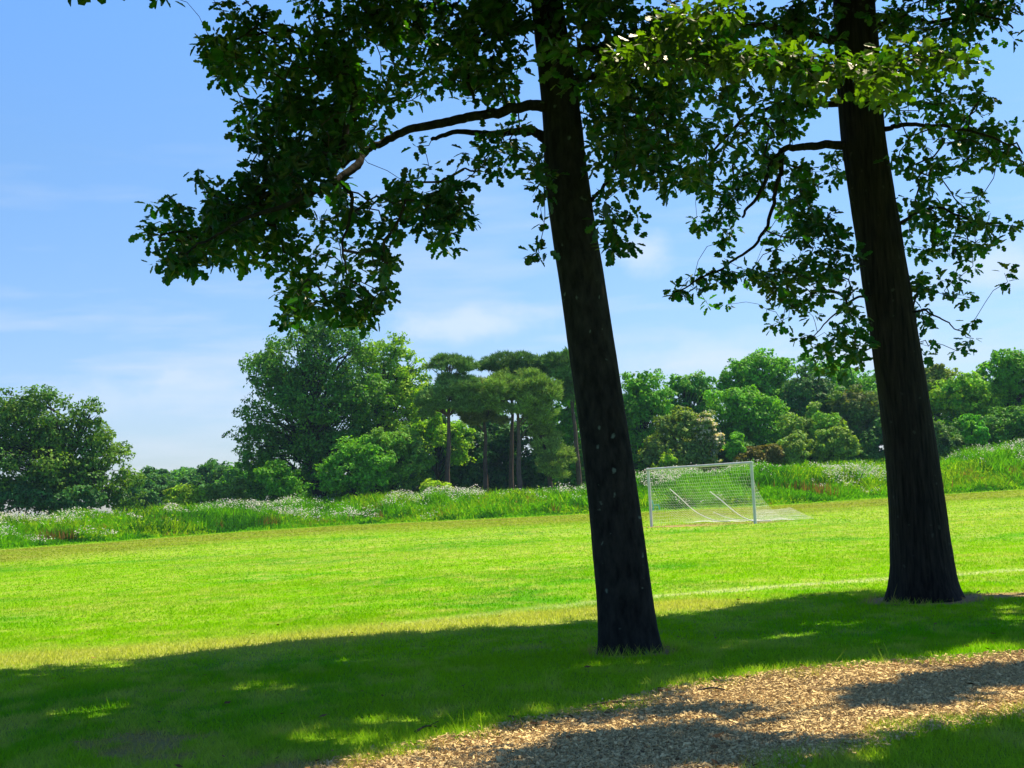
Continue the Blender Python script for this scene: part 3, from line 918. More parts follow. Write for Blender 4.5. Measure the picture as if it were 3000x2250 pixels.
axB = [V(2003, 1300, YB) - np.array([0, 0, .25]), V(2000, 1300, YB), V(1990, 1200, YB), V(1970, 1000, YB), V(1926, 700, YB), V(1893, 480, YB), V(1866, 300, YB), V(1852, 100, YB), V(1840, -150, YB), V(1830, -500, YB + .3), V(1820, -900, YB + .6)]
rdB = [ra(138, YB), ra(136, YB), ra(128, YB), ra(113, YB), ra(102, YB), ra(98, YB), ra(96, YB), ra(98, YB), ra(80, YB), ra(50, YB), ra(12, YB)]
limB = [
    ([V(1850, 320, YB), V(1800, 312, YB - .1), V(1740, 318, YB - .3), V(1695, 320, YB - .5), V(1668, 352, YB - .6), V(1640, 420, YB - .7), V(1600, 470, YB - .8)], .065, .015),
    ([V(1690, 322, YB - .5), V(1685, 370, YB - .6), V(1672, 430, YB - .6), V(1650, 500, YB - .7), V(1590, 560, YB - .8), V(1500, 610, YB - .9), V(1440, 645, YB - .9)], .035, .006),
    ([V(1850, 222, YB), V(1780, 224, YB + .2), V(1690, 226, YB + .4), V(1600, 260, YB + .6), V(1540, 330, YB + .7)], .05, .015),
    ([V(1845, 90, YB), V(1760, 80, YB - .4), V(1640, 55, YB - .6), V(1540, 60, YB - .8)], .07, .02),
    ([V(1870, 285, YB), V(1920, 276, YB - .2), V(1965, 270, YB - .4), V(2060, 274, YB - .6), V(2150, 300, YB - .7), V(2210, 330, YB - .7)], .04, .008),
    ([V(1860, 70, YB), V(1910, 50, YB - .2), V(1940, 33, YB - .3), V(2010, 45, YB - .4), V(2110, 30, YB - .5), V(2190, 60, YB - .5)], .05, .01),
    ([V(1900, 520, YB), V(1960, 470, YB + .1), V(2030, 450, YB + .2), V(2110, 480, YB + .2), V(2200, 490, YB + .2)], .03, .006),
    ([V(1915, 640, YB), V(1860, 640, YB - .3), V(1800, 680, YB - .5), V(1750, 735, YB - .6)], .022, .005),
    ([V(1930, 690, YB), V(1990, 670, YB - .3), V(2050, 700, YB - .4), V(2100, 730, YB - .4)], .018, .004),
]
blB = [
    (1620, 60, 110, 70, 200), (1740, 50, 90, 60, 150), (1560, 180, 90, 80, 110), (1640, 230, 90, 60, 110), (1740, 260, 70, 50, 70), (1760, 190, 70, 50, 70), (1520, 300, 70, 60, 80), (1560, 390, 70, 40, 70), (1470, 350, 60, 60, 60),
    (1620, 340, 70, 50, 60), (1700, 390, 70, 45, 60), (1640, 440, 80, 40, 80), (1740, 440, 60, 60, 60), (1790, 340, 40, 50, 28), (1540, 470, 50, 30, 22),
    (1700, 500, 80, 45, 95), (1620, 520, 70, 35, 65), (1780, 500, 60, 50, 50), (1590, 575, 50, 34, 36), (1530, 605, 40, 28, 24), (1462, 640, 32, 20, 12), (1555, 660, 28, 16, 8), (1690, 580, 60, 45, 60), (1760, 580, 55, 45, 50), (1820, 560, 45, 60, 34), (1680, 645, 40, 34, 24), (1740, 650, 50, 40, 30), (1810, 640, 45, 40, 26), (1678, 700, 16, 14, 4),
    (1830, 700, 45, 34, 28), (1770, 740, 55, 20, 26), (1830, 765, 60, 30, 36), (1800, 790, 60, 14, 14),
    (1930, 40, 60, 50, 50), (2020, 30, 100, 40, 120), (2130, 20, 70, 34, 70), (2190, 65, 26, 24, 10), (2010, 90, 60, 30, 30), (2100, 90, 50, 30, 24),
    (1980, 210, 70, 50, 60, -.3), (2080, 210, 60, 45, 40, -.3), (2050, 280, 90, 40, 70), (2140, 300, 55, 34, 40), (2195, 330, 30, 40, 26), (2130, 345, 60, 22, 22), (1960, 320, 50, 44, 28), (2050, 360, 60, 30, 26), (2195, 255, 26, 24, 10), (2000, 370, 50, 24, 20),
    (1980, 440, 40, 50, 28), (2040, 470, 60, 45, 54), (2100, 500, 50, 44, 40), (1990, 520, 44, 34, 24), (2060, 540, 50, 24, 20), (2110, 570, 26, 14, 6), (2110, 450, 30, 34, 14), (2195, 490, 22, 14, 5), (2180, 590, 26, 20, 7), (2160, 530, 20, 10, 3),
    (2010, 610, 60, 26, 34), (2060, 635, 40, 16, 12), (1980, 660, 30, 24, 10), (2000, 700, 44, 36, 18), (2050, 740, 60, 26, 24), (2085, 715, 44, 24, 12), (1990, 755, 40, 20, 12),
]
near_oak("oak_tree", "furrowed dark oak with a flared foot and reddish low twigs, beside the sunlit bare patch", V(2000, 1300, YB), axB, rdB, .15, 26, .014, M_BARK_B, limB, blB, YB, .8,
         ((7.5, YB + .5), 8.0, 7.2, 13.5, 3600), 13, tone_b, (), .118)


# ------------------------------------------------------------------ trees beyond the field
def bg_tree(name, label, blobs, D, tint, n, base=None, kind="leaf", clump=1.15, card=.30, trunk_r=None, bark=None, group="trees beyond the meadow", cat="tree", tvar=.18, hue=None, limbs=True, bloom=0.0, gap=.36, seed=0, trunk_top=None):
    """blobs: crown lobes (x, y, rx, ry) in the 2212 view, D the distance; base: x of the foot"""
    D = D + 30.0; n = int(n * 2.9); card = card * 1.12; clump = clump * 1.12
    E = [(V(x, y, D + (rng.random() - .5) * min(rx, ry) * D / 2949 * .8), rx * D / 2949., ry * D / 2949.) for x, y, rx, ry in blobs]
    for (c, a, b) in list(E):                                   # uneven outline: smaller lobes round each big one
        for q in range(4):
            an = rng.uniform(-.3, PI + .3); sc_ = rng.uniform(.28, .5)
            E.append((c + np.array([math.cos(an) * a * .85, rng.normal(0, .3) * a, math.sin(an) * b * .85]), a * sc_, b * sc_))
    if base is None: base = blobs[0][0]
    fx = V(base, 1060, D)[0]
    foot = np.array([fx, D, float(zground(np.array([fx]), np.array([D]))[0])])
    root = thing(name, foot, label, cat, group)
    area = sum(a * b for _, a, b in E)
    mb = MB(); clumps = []
    for (c, a, b) in E:
        k = max(3, int(4.5 * (a * b) / (clump * clump)))
        v = rng.normal(0, 1, (k, 3)); v /= np.linalg.norm(v, axis=1)[:, None]
        v[:, 1] = np.where(v[:, 1] > .55, -v[:, 1], v[:, 1])       # fewer lobes on the hidden side
        rr = (.45 + .5 * rng.random(k) ** .6)
        P = c + v * rr[:, None] * np.array([a, .5 * (a + b) * .85, b])
        for p in P:
            s = clump * (.55 + .75 * rng.random())
            s = min(s, a * .75, b * .9)
            clumps.append((p, s))
    tot = sum(s * s for _, s in clumps)
    for (p, s) in clumps:
        k = max(10, int(n * s * s / tot))
        v = rng.normal(0, 1, (k, 3)); v /= np.linalg.norm(v, axis=1)[:, None]
        r = s * (.5 + .5 * rng.random(k) ** .6)
        sq = np.array([1.1, 1.1, .62 if kind != "needle" else .42])
        Q = p + v * r[:, None] * sq
        Q = Q + s * .9 * (np.stack([fbm(Q[:, 0] * .9 + q_, Q[:, 1] * .9, Q[:, 2] * .9, seed=540 + seed, o=2) for q_ in (0, 31, 67)], 1) - .5)
        f = fbm(Q[:, 0] * 1.1, Q[:, 1] * 1.1, Q[:, 2] * 1.1, seed=500 + seed, o=2)
        keep = (f > gap) & (fbm(Q[:, 0] * .42, Q[:, 1] * .42, Q[:, 2] * .5, seed=520 + seed, o=2) > gap * .72); Q = Q[keep]; v = v[keep]; k = len(Q)
        if k == 0: continue
        ct = np.asarray(tint) * np.array([1.4, 1.8, 1.0]) * (1.2 if kind == 'needle' else 1) * (1 + tvar * rng.normal() * .7)
        if hue is not None: ct = ct * (1 - (h_ := rng.random() * .8)) + np.asarray(hue) * np.array([1.8, 2.05, 0.9]) * h_
        col = ct * (.5 + 1.0 * rng.random(k))[:, None]
        nr = v + np.array([0, 0, .7]); nr /= np.linalg.norm(nr, axis=1)[:, None] + 1e-9
        if kind == "needle":
            d = v * np.array([1, 1, .4]) + rng.normal(0, .5, (k, 3)) + np.array([0, 0, .45])
            d /= np.linalg.norm(d, axis=1)[:, None]
            L = card * (.7 + .6 * rng.random(k))[:, None]; sd = np.cross(d, rng.normal(0, 1, (k, 3))); sd /= np.linalg.norm(sd, axis=1)[:, None]
            mb.polys(np.stack([Q - sd * L * .13, Q + sd * L * .13, Q + d * L], 1).reshape(-1, 3), 3, col)
        else:
            if bloom:
                wh = rng.random(k) < bloom * (v[:, 2] > -.2) * (.3 + rng.random())
                col[wh] = np.array([.66, .64, .56]) * (.7 + .4 * rng.random(wh.sum()))[:, None]
            cards(mb, Q, card * (.6 + .8 * rng.random(k)), nr, col, .62, 0, .75)
    mb.build("crown", M_NEEDLE if kind == "needle" else M_FARLEAF, root, foot)
    # trunk and limbs
    mb = MB()
    top = trunk_top if trunk_top is not None else max(E[:len(blobs)], key=lambda e: e[0][2])[0]
    Hh = top[2] - foot[2]
    tr = trunk_r or max(.12, .022 * (Hh + 2))
    kk = 9
    tp = np.array([foot * (1 - q) + top * q for q in np.linspace(0, 1, kk)])
    tp[:, 0] = foot[0] + (top[0] - foot[0]) * np.linspace(0, 1, kk) ** 1.3
    tp[1:-1, :2] += rng.normal(0, .012 * Hh, (kk - 2, 2)) * (.3 if kind == 'needle' else 1)
    tp[0, 2] -= .3
    mb.tube(spline(tp, 20), np.linspace(tr * 1.15, tr * .3, 20), 9)
    if limbs:
        for (p, s) in clumps:
            if rng.random() < (.4 if kind != "needle" else .3):
                h0 = np.clip((p[2] - foot[2]) / Hh * (rng.uniform(.45, .8) if kind != "needle" else rng.uniform(.85, 1.0)), .12, .95)
                st = tp[int(h0 * (kk - 1))]
                if np.linalg.norm(p - st) > .3:
                    md = st * .5 + p * .5 + np.array([0, 0, .12 * np.linalg.norm((p - st)[:2])]) + rng.normal(0, .15, 3)
                    Lp = spline([st, md, p * .9 + st * .1], 7); mb.tube(Lp, np.linspace(tr * .3, .02, 7), 5, cap=False)
    mb.build("trunk", bark or M_BGBARK, root, foot)
    return root


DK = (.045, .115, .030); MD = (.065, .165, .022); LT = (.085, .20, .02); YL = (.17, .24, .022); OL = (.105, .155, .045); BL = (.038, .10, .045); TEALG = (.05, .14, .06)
PINE = (.10, .15, .065)
# the left-hand oak
bg_tree("broadleaf_tree", "large dark oak with a ragged crown cut by the left edge of the view", [(-10, 930, 90, 90), (85, 905, 70, 78), (60, 1010, 110, 80), (165, 985, 70, 75), (195, 895, 32, 30), (150, 920, 38, 40), (225, 1025, 62, 62), (265, 1060, 42, 45), (-60, 1030, 90, 80), (120, 1060, 120, 40)], 94, (.034, .088, .022), 19000, base=95, clump=1.0, card=.27, hue=(.075, .13, .02), gap=.29, seed=1)
# low growth beneath it
bg_tree("thicket", "dark scrub beneath the ragged left oak", [(40, 1075, 90, 30), (150, 1080, 70, 28), (-50, 1080, 60, 30)], 92, BL, 5000, clump=.8, card=.26, group="shrubs at the field edge", cat="shrub", limbs=False, seed=2)
# distant line in the gap
far = [("hazy blue-green tree just right of the ragged left oak", [(320, 1060, 45, 42)], 150, BL), ("rounded dull green tree in the distant gap", [(372, 1055, 40, 36)], 165, BL), ("broad low distant tree with a layered top in the gap", [(430, 1045, 55, 34), (470, 1025, 45, 26), (470, 1055, 50, 36)], 170, DK), ("distant tree partly hidden by the big double-crowned oak", [(525, 1040, 34, 36), (512, 1062, 40, 30)], 160, MD), ("pale distant tree on the skyline between the two oaks", [(400, 1040, 34, 24), (345, 1040, 30, 24)], 185, TEALG)]
for i, (l, b, d, c) in enumerate(far):
    bg_tree("distant_tree", l, b, d, c, 4200, clump=1.3, card=.42, group="distant trees in the gap", limbs=False, seed=10 + i)
bg_tree("bush", "yellow-green bush in the gap left of the big oak", [(395, 1078, 34, 30), (430, 1085, 26, 22)], 100, YL, 2600, clump=.7, card=.24, group="shrubs at the field edge", cat="shrub", limbs=False, seed=20)
bg_tree("bush", "pale olive rounded bush at the big oak's left foot", [(480, 1078, 42, 26), (515, 1070, 28, 32), (455, 1090, 30, 18)], 100, OL, 3200, clump=.7, card=.24, group="shrubs at the field edge", cat="shrub", limbs=False, seed=21)
# the big oak
bg_tree("broadleaf_tree", "tallest oak in view with a wide dark crown and sky showing through", [(650, 770, 95, 68), (720, 770, 80, 70), (590, 830, 48, 40), (600, 900, 75, 52), (565, 950, 55, 55), (680, 870, 95, 75), (620, 1000, 95, 70), (740, 920, 80, 70), (770, 850, 60, 60), (720, 1000, 90, 65), (560, 1030, 48, 48)], 104, (.040, .108, .022), 26000, base=690, clump=1.05, card=.27, hue=(.06, .13, .02), gap=.40, seed=3, trunk_r=.5)
bg_tree("broadleaf_tree", "yellow-topped tree joined to the right of the tallest oak", [(830, 790, 62, 58), (870, 800, 45, 44), (895, 790, 26, 24), (850, 870, 62, 55), (800, 870, 60, 60), (870, 930, 60, 60), (800, 960, 60, 60), (775, 830, 50, 55), (880, 860, 40, 50)], 108, (.095, .19, .022), 14000, base=815, clump=1.0, card=.27, hue=YL, gap=.42, seed=4)
bg_tree("bush", "bright green upright bush standing before the tallest oak", [(605, 1040, 42, 38), (600, 1012, 24, 18), (630, 1065, 34, 22)], 96, LT, 3200, clump=.6, card=.24, group="shrubs at the field edge", cat="shrub", limbs=False, seed=22)
bg_tree("small_tree", "mid-green spreading small tree right of the tallest oak", [(770, 985, 55, 40), (740, 1020, 50, 38), (800, 1030, 62, 45), (725, 1045, 34, 24)], 97, LT, 6500, clump=.75, card=.25, group="shrubs at the field edge", limbs=True, hue=MD, seed=23)
bg_tree("small_tree", "olive small tree left of the single pine trunk", [(850, 970, 60, 42), (870, 1015, 60, 50), (905, 985, 40, 40)], 99, OL, 6500, clump=.7, card=.24, group="shrubs at the field edge", hue=MD, seed=24)
bg_tree("small_tree", "yellow-leaved tree glimpsed behind the single pine trunk", [(945, 935, 44, 40), (985, 960, 36, 44)], 112, YL, 4500, clump=.7, card=.26, group="trees beyond the meadow", hue=LT, seed=25)
bg_tree("bush", "low lime bush at the foot of the single pine", [(938, 1052, 24, 16), (955, 1058, 20, 14)], 95, (.24, .29, .035), 1500, clump=.45, card=.2, group="shrubs at the field edge", cat="shrub", limbs=False, seed=26)
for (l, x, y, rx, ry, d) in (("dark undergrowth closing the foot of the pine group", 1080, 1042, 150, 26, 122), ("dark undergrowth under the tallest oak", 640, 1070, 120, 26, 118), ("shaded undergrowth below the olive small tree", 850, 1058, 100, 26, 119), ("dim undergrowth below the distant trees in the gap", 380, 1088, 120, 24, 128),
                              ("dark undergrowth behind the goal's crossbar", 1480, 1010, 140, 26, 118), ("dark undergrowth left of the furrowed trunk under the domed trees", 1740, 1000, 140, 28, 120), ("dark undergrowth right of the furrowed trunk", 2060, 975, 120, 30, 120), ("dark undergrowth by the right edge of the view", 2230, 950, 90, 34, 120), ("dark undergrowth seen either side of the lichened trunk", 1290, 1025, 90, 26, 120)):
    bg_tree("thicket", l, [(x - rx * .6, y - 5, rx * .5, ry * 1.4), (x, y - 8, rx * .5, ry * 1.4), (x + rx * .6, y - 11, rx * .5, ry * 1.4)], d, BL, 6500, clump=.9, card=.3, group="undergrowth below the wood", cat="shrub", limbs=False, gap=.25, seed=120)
# pines
pn = dict(kind="needle", card=.34, bark=M_PINEBARK, group="pines beyond the meadow", trunk_r=.26)
bg_tree("pine_tree", "single tall pine with a tiered crown and bare slim trunk", [(965, 865, 62, 26), (975, 800, 44, 26), (968, 780, 26, 14), (930, 880, 34, 18), (1010, 870, 36, 20), (980, 835, 50, 22)], 102, PINE, 15000, base=967, clump=.9, gap=.38, seed=30, trunk_top=V(972, 790, 132), **pn)
bg_tree("pine_tree", "flat-topped pine with an umbrella crown and thick reddish trunk", [(1120, 835, 80, 32), (1075, 845, 48, 30), (1165, 860, 42, 30), (1120, 875, 70, 26), (1170, 890, 30, 22)], 102, (.13, .17, .05), 17000, base=1124, clump=.9, gap=.36, seed=31, trunk_top=V(1118, 830, 132), **pn)
bg_tree("pine_tree", "darker pine rising just behind the umbrella-crowned pine", [(1125, 785, 75, 24), (1070, 800, 34, 24), (1180, 800, 38, 26), (1090, 830, 50, 24)], 110, (.075, .125, .055), 13000, base=1104, clump=.9, gap=.38, seed=32, trunk_top=V(1110, 790, 140), **pn)
bg_tree("pine_tree", "pine half hidden by the leaning lichen-speckled trunk", [(1225, 800, 36, 38), (1215, 850, 40, 26), (1245, 780, 30, 24)], 106, (.075, .13, .05), 9000, base=1252, clump=.9, gap=.40, seed=33, trunk_top=V(1228, 790, 136), **pn)
bg_tree("pine_tree", "brownish pine crown between the single and the umbrella pines", [(1045, 855, 44, 34), (1030, 890, 38, 26), (1065, 895, 30, 20)], 108, (.14, .13, .065), 8000, base=1050, clump=.8, gap=.36, seed=34, trunk_top=V(1046, 850, 138), **pn)
bg_tree("pine_tree", "drooping olive conifer right of the umbrella pine's trunk", [(1185, 960, 28, 34), (1200, 1000, 34, 34), (1170, 930, 22, 20)], 104, (.14, .17, .05), 6000, base=1192, clump=.7, gap=.38, seed=35, **pn)
# dark wood behind the pines
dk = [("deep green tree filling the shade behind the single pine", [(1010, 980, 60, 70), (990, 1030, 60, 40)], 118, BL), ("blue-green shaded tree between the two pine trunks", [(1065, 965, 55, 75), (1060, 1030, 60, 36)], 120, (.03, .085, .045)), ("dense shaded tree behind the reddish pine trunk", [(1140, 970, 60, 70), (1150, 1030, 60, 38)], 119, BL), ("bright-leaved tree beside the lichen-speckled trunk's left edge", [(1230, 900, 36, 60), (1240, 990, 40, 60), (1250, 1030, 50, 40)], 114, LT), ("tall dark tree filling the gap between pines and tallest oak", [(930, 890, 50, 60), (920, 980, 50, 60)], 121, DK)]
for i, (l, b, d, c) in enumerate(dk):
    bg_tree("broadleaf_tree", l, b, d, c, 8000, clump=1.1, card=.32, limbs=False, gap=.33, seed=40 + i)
# right-hand wood
rt = [
    ("broadleaf_tree", "rounded bright tree just right of the lichen-speckled trunk", [(1390, 850, 44, 58), (1370, 900, 50, 60), (1410, 910, 36, 50), (1385, 980, 55, 50), (1330, 950, 50, 60)], 112, MD, 11000, LT),
    ("broadleaf_tree", "thin-crowned tree with sky between its limbs, second right of the lichened trunk", [(1480, 835, 46, 34), (1465, 860, 40, 30), (1505, 870, 36, 36), (1480, 910, 50, 40)], 122, TEALG, 7000, MD),
    ("hawthorn", "grey-green hawthorn with white blossom on its right side", [(1470, 925, 52, 44), (1450, 980, 52, 45), (1500, 985, 40, 40)], 106, (.10, .13, .06), 9000, OL),
    ("broadleaf_tree", "tall airy tree standing above the wood behind the goal", [(1640, 800, 54, 38), (1600, 820, 44, 34), (1685, 815, 34, 36), (1650, 850, 60, 30), (1570, 835, 34, 24)], 124, LT, 9500, MD),
    ("broadleaf_tree", "broad bright green tree behind the goal's right post", [(1580, 890, 56, 50), (1630, 880, 54, 44), (1600, 950, 70, 50), (1660, 940, 50, 60)], 116, LT, 12000, MD),
    ("conifer", "dark domed evergreen above the brown bush", [(1745, 850, 46, 44), (1730, 890, 50, 40), (1775, 880, 34, 40)], 120, (.035, .085, .04), 9000, BL),
    ("broadleaf_tree", "loose light tree showing above the dark domed evergreen", [(1730, 790, 22, 26), (1790, 820, 48, 34), (1840, 830, 44, 32), (1870, 860, 50, 40)], 130, LT, 7000, MD),
    ("broadleaf_tree", "olive dome-shaped tree left of the furrowed trunk", [(1755, 925, 50, 50), (1740, 970, 46, 40), (1780, 970, 44, 36)], 108, OL, 10000, MD),
    ("bush", "low pale round bush below the olive dome-shaped tree", [(1715, 975, 30, 28), (1725, 955, 20, 20)], 102, (.12, .18, .06), 3500, OL),
    ("bush", "pale spreading bush nearest the furrowed trunk's left side", [(1808, 970, 42, 26), (1800, 945, 28, 20)], 102, (.13, .19, .055), 4200, OL),
    ("broadleaf_tree", "purplish twiggy tree half behind the furrowed trunk", [(1860, 880, 50, 40), (1880, 920, 50, 50), (1840, 930, 40, 50)], 116, (.085, .085, .055), 8000, DK),
    ("broadleaf_tree", "deep green tree filling the shade behind the furrowed trunk", [(1880, 970, 60, 40), (1830, 985, 50, 32), (1930, 960, 60, 60)], 113, BL, 7000, DK),
    ("broadleaf_tree", "brown-tinged thin tree just right of the furrowed trunk", [(2020, 830, 44, 36), (1990, 860, 44, 40)], 118, (.09, .10, .05), 7000, OL),
    ("broadleaf_tree", "mid-green layered tree right of the furrowed trunk", [(2080, 850, 50, 46), (2050, 890, 60, 46), (2110, 880, 40, 44)], 114, MD, 10000, YL),
    ("broadleaf_tree", "highest tree of the wood at the right edge of the view", [(2190, 800, 50, 40), (2150, 820, 40, 40), (2230, 840, 60, 60), (2170, 870, 50, 44), (2290, 820, 60, 60)], 116, MD, 13000, LT),
    ("broadleaf_tree", "shaded lower tree under the highest tree at the right edge", [(2160, 925, 60, 34), (2220, 920, 60, 44), (2060, 950, 60, 36), (2280, 920, 60, 50)], 110, DK, 10000, MD),
    ("bush", "small vivid green bush below the layered tree", [(2100, 925, 24, 26), (2112, 940, 20, 18)], 104, (.055, .20, .02), 2600, LT),
    ("bush", "grey-green bush beside the furrowed trunk's right edge", [(2020, 950, 40, 34), (2055, 960, 36, 24)], 106, (.07, .11, .06), 4000, BL),
    ("broadleaf_tree", "blue-green shaded tree low behind the goal", [(1560, 990, 50, 34), (1640, 985, 60, 32), (1500, 960, 50, 50)], 113, BL, 7000, DK),
    ("broadleaf_tree", "dark tree low between hawthorn and lichened trunk", [(1400, 990, 60, 36), (1340, 1000, 50, 30)], 114, BL, 6000, DK),
    ("broadleaf_tree", "shadowed tree at the back of the wood behind the evergreen", [(1680, 900, 60, 60), (1800, 910, 60, 60)], 128, DK, 8000, BL),
    ("broadleaf_tree", "backmost tree of the wood right of the furrowed trunk", [(2040, 900, 60, 60), (2130, 900, 60, 60), (1950, 900, 50, 60)], 126, DK, 8000, BL),
]
for i, (nm, l, b, d, c, n, hu) in enumerate(rt):
    sh = nm in ("bush",)
    bg_tree(nm, l, b, d, c, int(n * .9), clump=.7 if sh else 1.0, card=.24 if sh else .29, group="shrubs at the field edge" if sh else "trees beyond the meadow", cat="shrub" if sh else "tree", hue=hu, limbs=not sh, gap=.36, seed=60 + i, bloom=.0)
bg_tree("hawthorn", "white-blossomed spray of hawthorn above the goal's crossbar", [(1520, 925, 20, 30), (1535, 965, 24, 26), (1545, 985, 22, 14)], 104.5, (.10, .14, .06), 3500, clump=.5, card=.22, bloom=.75, limbs=False, seed=90, group="shrubs at the field edge", cat="shrub")
bg_tree("bush", "rusty brown bush above the goal's right post", [(1650, 985, 42, 22), (1665, 975, 30, 16), (1610, 992, 26, 12)], 101, (.10, .07, .028), 4200, clump=.5, card=.2, limbs=False, seed=91, group="shrubs at the field edge", cat="shrub", hue=(.075, .08, .03))
bg_tree("bush", "thin bright sapling between hawthorn blossom and brown bush", [(1585, 975, 18, 26), (1590, 950, 12, 16)], 102, LT, 1600, clump=.4, card=.2, limbs=False, seed=92, group="shrubs at the field edge", cat="shrub")
bg_tree("bush", "small yellow-green bush below the grey-green hawthorn", [(1436, 1003, 20, 16), (1440, 985, 10, 14)], 102, YL, 1500, clump=.4, card=.2, limbs=False, seed=93, group="shrubs at the field edge", cat="shrub")

# ------------------------------------------------------------------ football goal
g0 = GL.copy(); g1 = GR.copy()
Hl = 2.44
gdir = (g1 - g0); GW = np.linalg.norm(gdir); gdir /= GW
gback = np.array([-gdir[1], gdir[0], 0.0])
if gback[1] < 0: gback = -gback
goal = thing("football_goal", (g0 + g1) / 2, "white football goal with a loose net on the sunlit pitch", "goal")
off = (g0 + g1) / 2
for p in (g0, g1):
    mb = MB(); mb.tube([p - np.array([0, 0, .05]), p + np.array([0, 0, Hl - .06])], .06, 14)
    mb.build("post", M_WHITE, goal, off)
mb = MB()
zc = np.array([0, 0, Hl])
mb.tube([g0 + zc - gdir * .07, g1 + zc + gdir * .07], .055, 14)
mb.build("crossbar", M_WHITE, goal, off)
# net: hangs from the bar, sags and lies on the ground behind


def netpt(s, t):
    """s along the goal 0..1, t down the net 0..1"""
    depth = 3.0 * smooth(.0, 1.0, t) ** 1.1 + .25 * math.sin(s * 9) * t
    z = Hl * max(0, 1 - t / .72) ** 1.55 + .03 + .06 * (math.sin(s * 23 + t * 7) * .5 + .5) * t
    return g0 + gdir * GW * (s + .05 * t * math.sin(5 * s)) + gback * depth + np.array([0, 0, z])


mb = MB()
ns_, nt_ = 46, 34
for i in range(ns_ + 1):
    mb.tube([netpt(i / ns_, k / 16) for k in range(17)], .0027, 3, cap=False)
for k in range(nt_ + 1):
    mb.tube([netpt(q / 16, k / nt_) for q in range(17)], .0027, 3, cap=False)
for base_, sg in ((g0, -1), (g1, 1)):       # side nets
    s = 0.0 if sg < 0 else 1.0
    for i in range(1, 22):
        f = i / 22
        p = netpt(s, f * .72); hgt = p[2]
        if hgt > .1: mb.tube([p, np.array([p[0], p[1], .03])], .0032, 3, cap=False)
    for j in range(1, 18):
        zz = Hl * j / 18
        t = .72 * (1 - (zz / Hl) ** (1 / 1.55))
        p = netpt(s, max(t, .0)); mb.tube([base_ + np.array([0, 0, zz]), np.array([p[0], p[1], zz])], .0032, 3, cap=False)
net = mb.build("net", M_NET, goal, off)


def on_plane(x, y, back):
    """photograph pixel met with the upright plane standing 'back' metres behind the goal line"""
    d = ray(x, y); p0 = g0 + gback * back
    t = ((p0 - CAM) @ gback) / (d @ gback)
    return CAM + d * t


for cord, r in (([(1962, 1432, .9), (1990, 1456, 1.1), (2030, 1493, 1.4), (2065, 1514, 1.6), (2100, 1526, 1.8), (2140, 1527, 2.0)], .022),
                ([(2080, 1440, 1.0), (2110, 1463, 1.2), (2150, 1497, 1.5), (2182, 1518, 1.7), (2215, 1528, 1.8), (2260, 1531, 2.0)], .025),
                ([(2090, 1500, 1.6), (2120, 1513, 1.8), (2150, 1521, 2.0), (2190, 1525, 2.1)], .015)):
    P = spline([on_plane(*q) for q in cord], 24)
    P[:, 2] = np.maximum(P[:, 2], .05)
    mb = MB(); mb.tube(P, r, 6)
    o = mb.build("net_fold", M_NET, goal, off)

mb = MB()
Q0, Q1, Q2, Q3 = [G(*q) for q in ((2218, 1533), (2385, 1525), (2318, 1492), (2205, 1503))]
for i in range(25):
    f = i / 24
    for a_, b_ in ((Q0 * (1 - f) + Q1 * f, Q3 * (1 - f) + Q2 * f), (Q0 * (1 - f) + Q3 * f, Q1 * (1 - f) + Q2 * f)):
        ln_ = np.linspace(a_, b_, 14); ln_[:, 2] = .03 + .10 * fbm(ln_[:, 0] * 2, ln_[:, 1] * 2, seed=150)
        mb.tube(ln_, 0.0036, 3, cap=False)
mb.build("net", M_NET, goal, off)

# turquoise chair by the long grass
cp = S(1923, 1497, float(edge_y((1917 - 1500) / F)) - .7); cp[2] = 0
chair = thing("plastic_chair", cp, "small turquoise plastic chair at the meadow edge behind the goal's left post", "chair")


def box(mb, c, s, col=(1, 1, 1)):
    c = np.asarray(c, float); s = np.asarray(s, float) / 2
    v = np.array([[x, y, z] for x in (-1, 1) for y in (-1, 1) for z in (-1, 1)]) * s + c
    mb.indexed(v, [[0, 1, 3, 2], [4, 6, 7, 5], [0, 4, 5, 1], [2, 3, 7, 6], [0, 2, 6, 4], [1, 5, 7, 3]], col, 0, False)


mb = MB(); box(mb, (0, 0, .42), (.46, .44, .05)); mb.build("seat", M_TEAL, chair)
mb = MB()
for zz in (.55, .65, .75): box(mb, (-.22 - (zz - .5) * .2, 0, zz), (.04, .44, .07))
for s in (-1, 1): mb.tube([(-.2, s * .2, .4), (-.3, s * .2, .82)], .03, 8)
mb.build("backrest", M_TEAL, chair)
for sx in (-1, 1):
    for sy in (-1, 1):
        mb = MB(); mb.tube([(sx * .18, sy * .18, .42), (sx * .24, sy * .22, 0)], .03, 8); mb.build("leg", M_TEAL, chair)

# fallen sticks by the path
for (x, y, L, a, l) in ((1795, 2078, .42, .05, "dark curved fallen stick at the path's upper edge"), (1250, 2150, .2, .8, "short fallen stick on the thin grass left of the path's upper edge"), (2090, 2035, .22, -.3, "small fallen stick where the long grass meets the woodchips")):
    p = G(x, y)
    mb = MB()
    q = np.array([[math.cos(a) * L * (t - .5), math.sin(a) * L * (t - .5) + .05 * math.sin(t * 3), .03 + .015 * math.sin(t * PI)] for t in np.linspace(0, 1, 9)])
    mb.tube(q + p, np.linspace(.010, .005, 9), 7)
    mb.tube([q[5] + p, q[5] + p + np.array([.06, .05, .02])], [.005, .003], 5)
    tag(mb.build("fallen_stick", M_TWIG), l, "stick", "fallen sticks by the path")

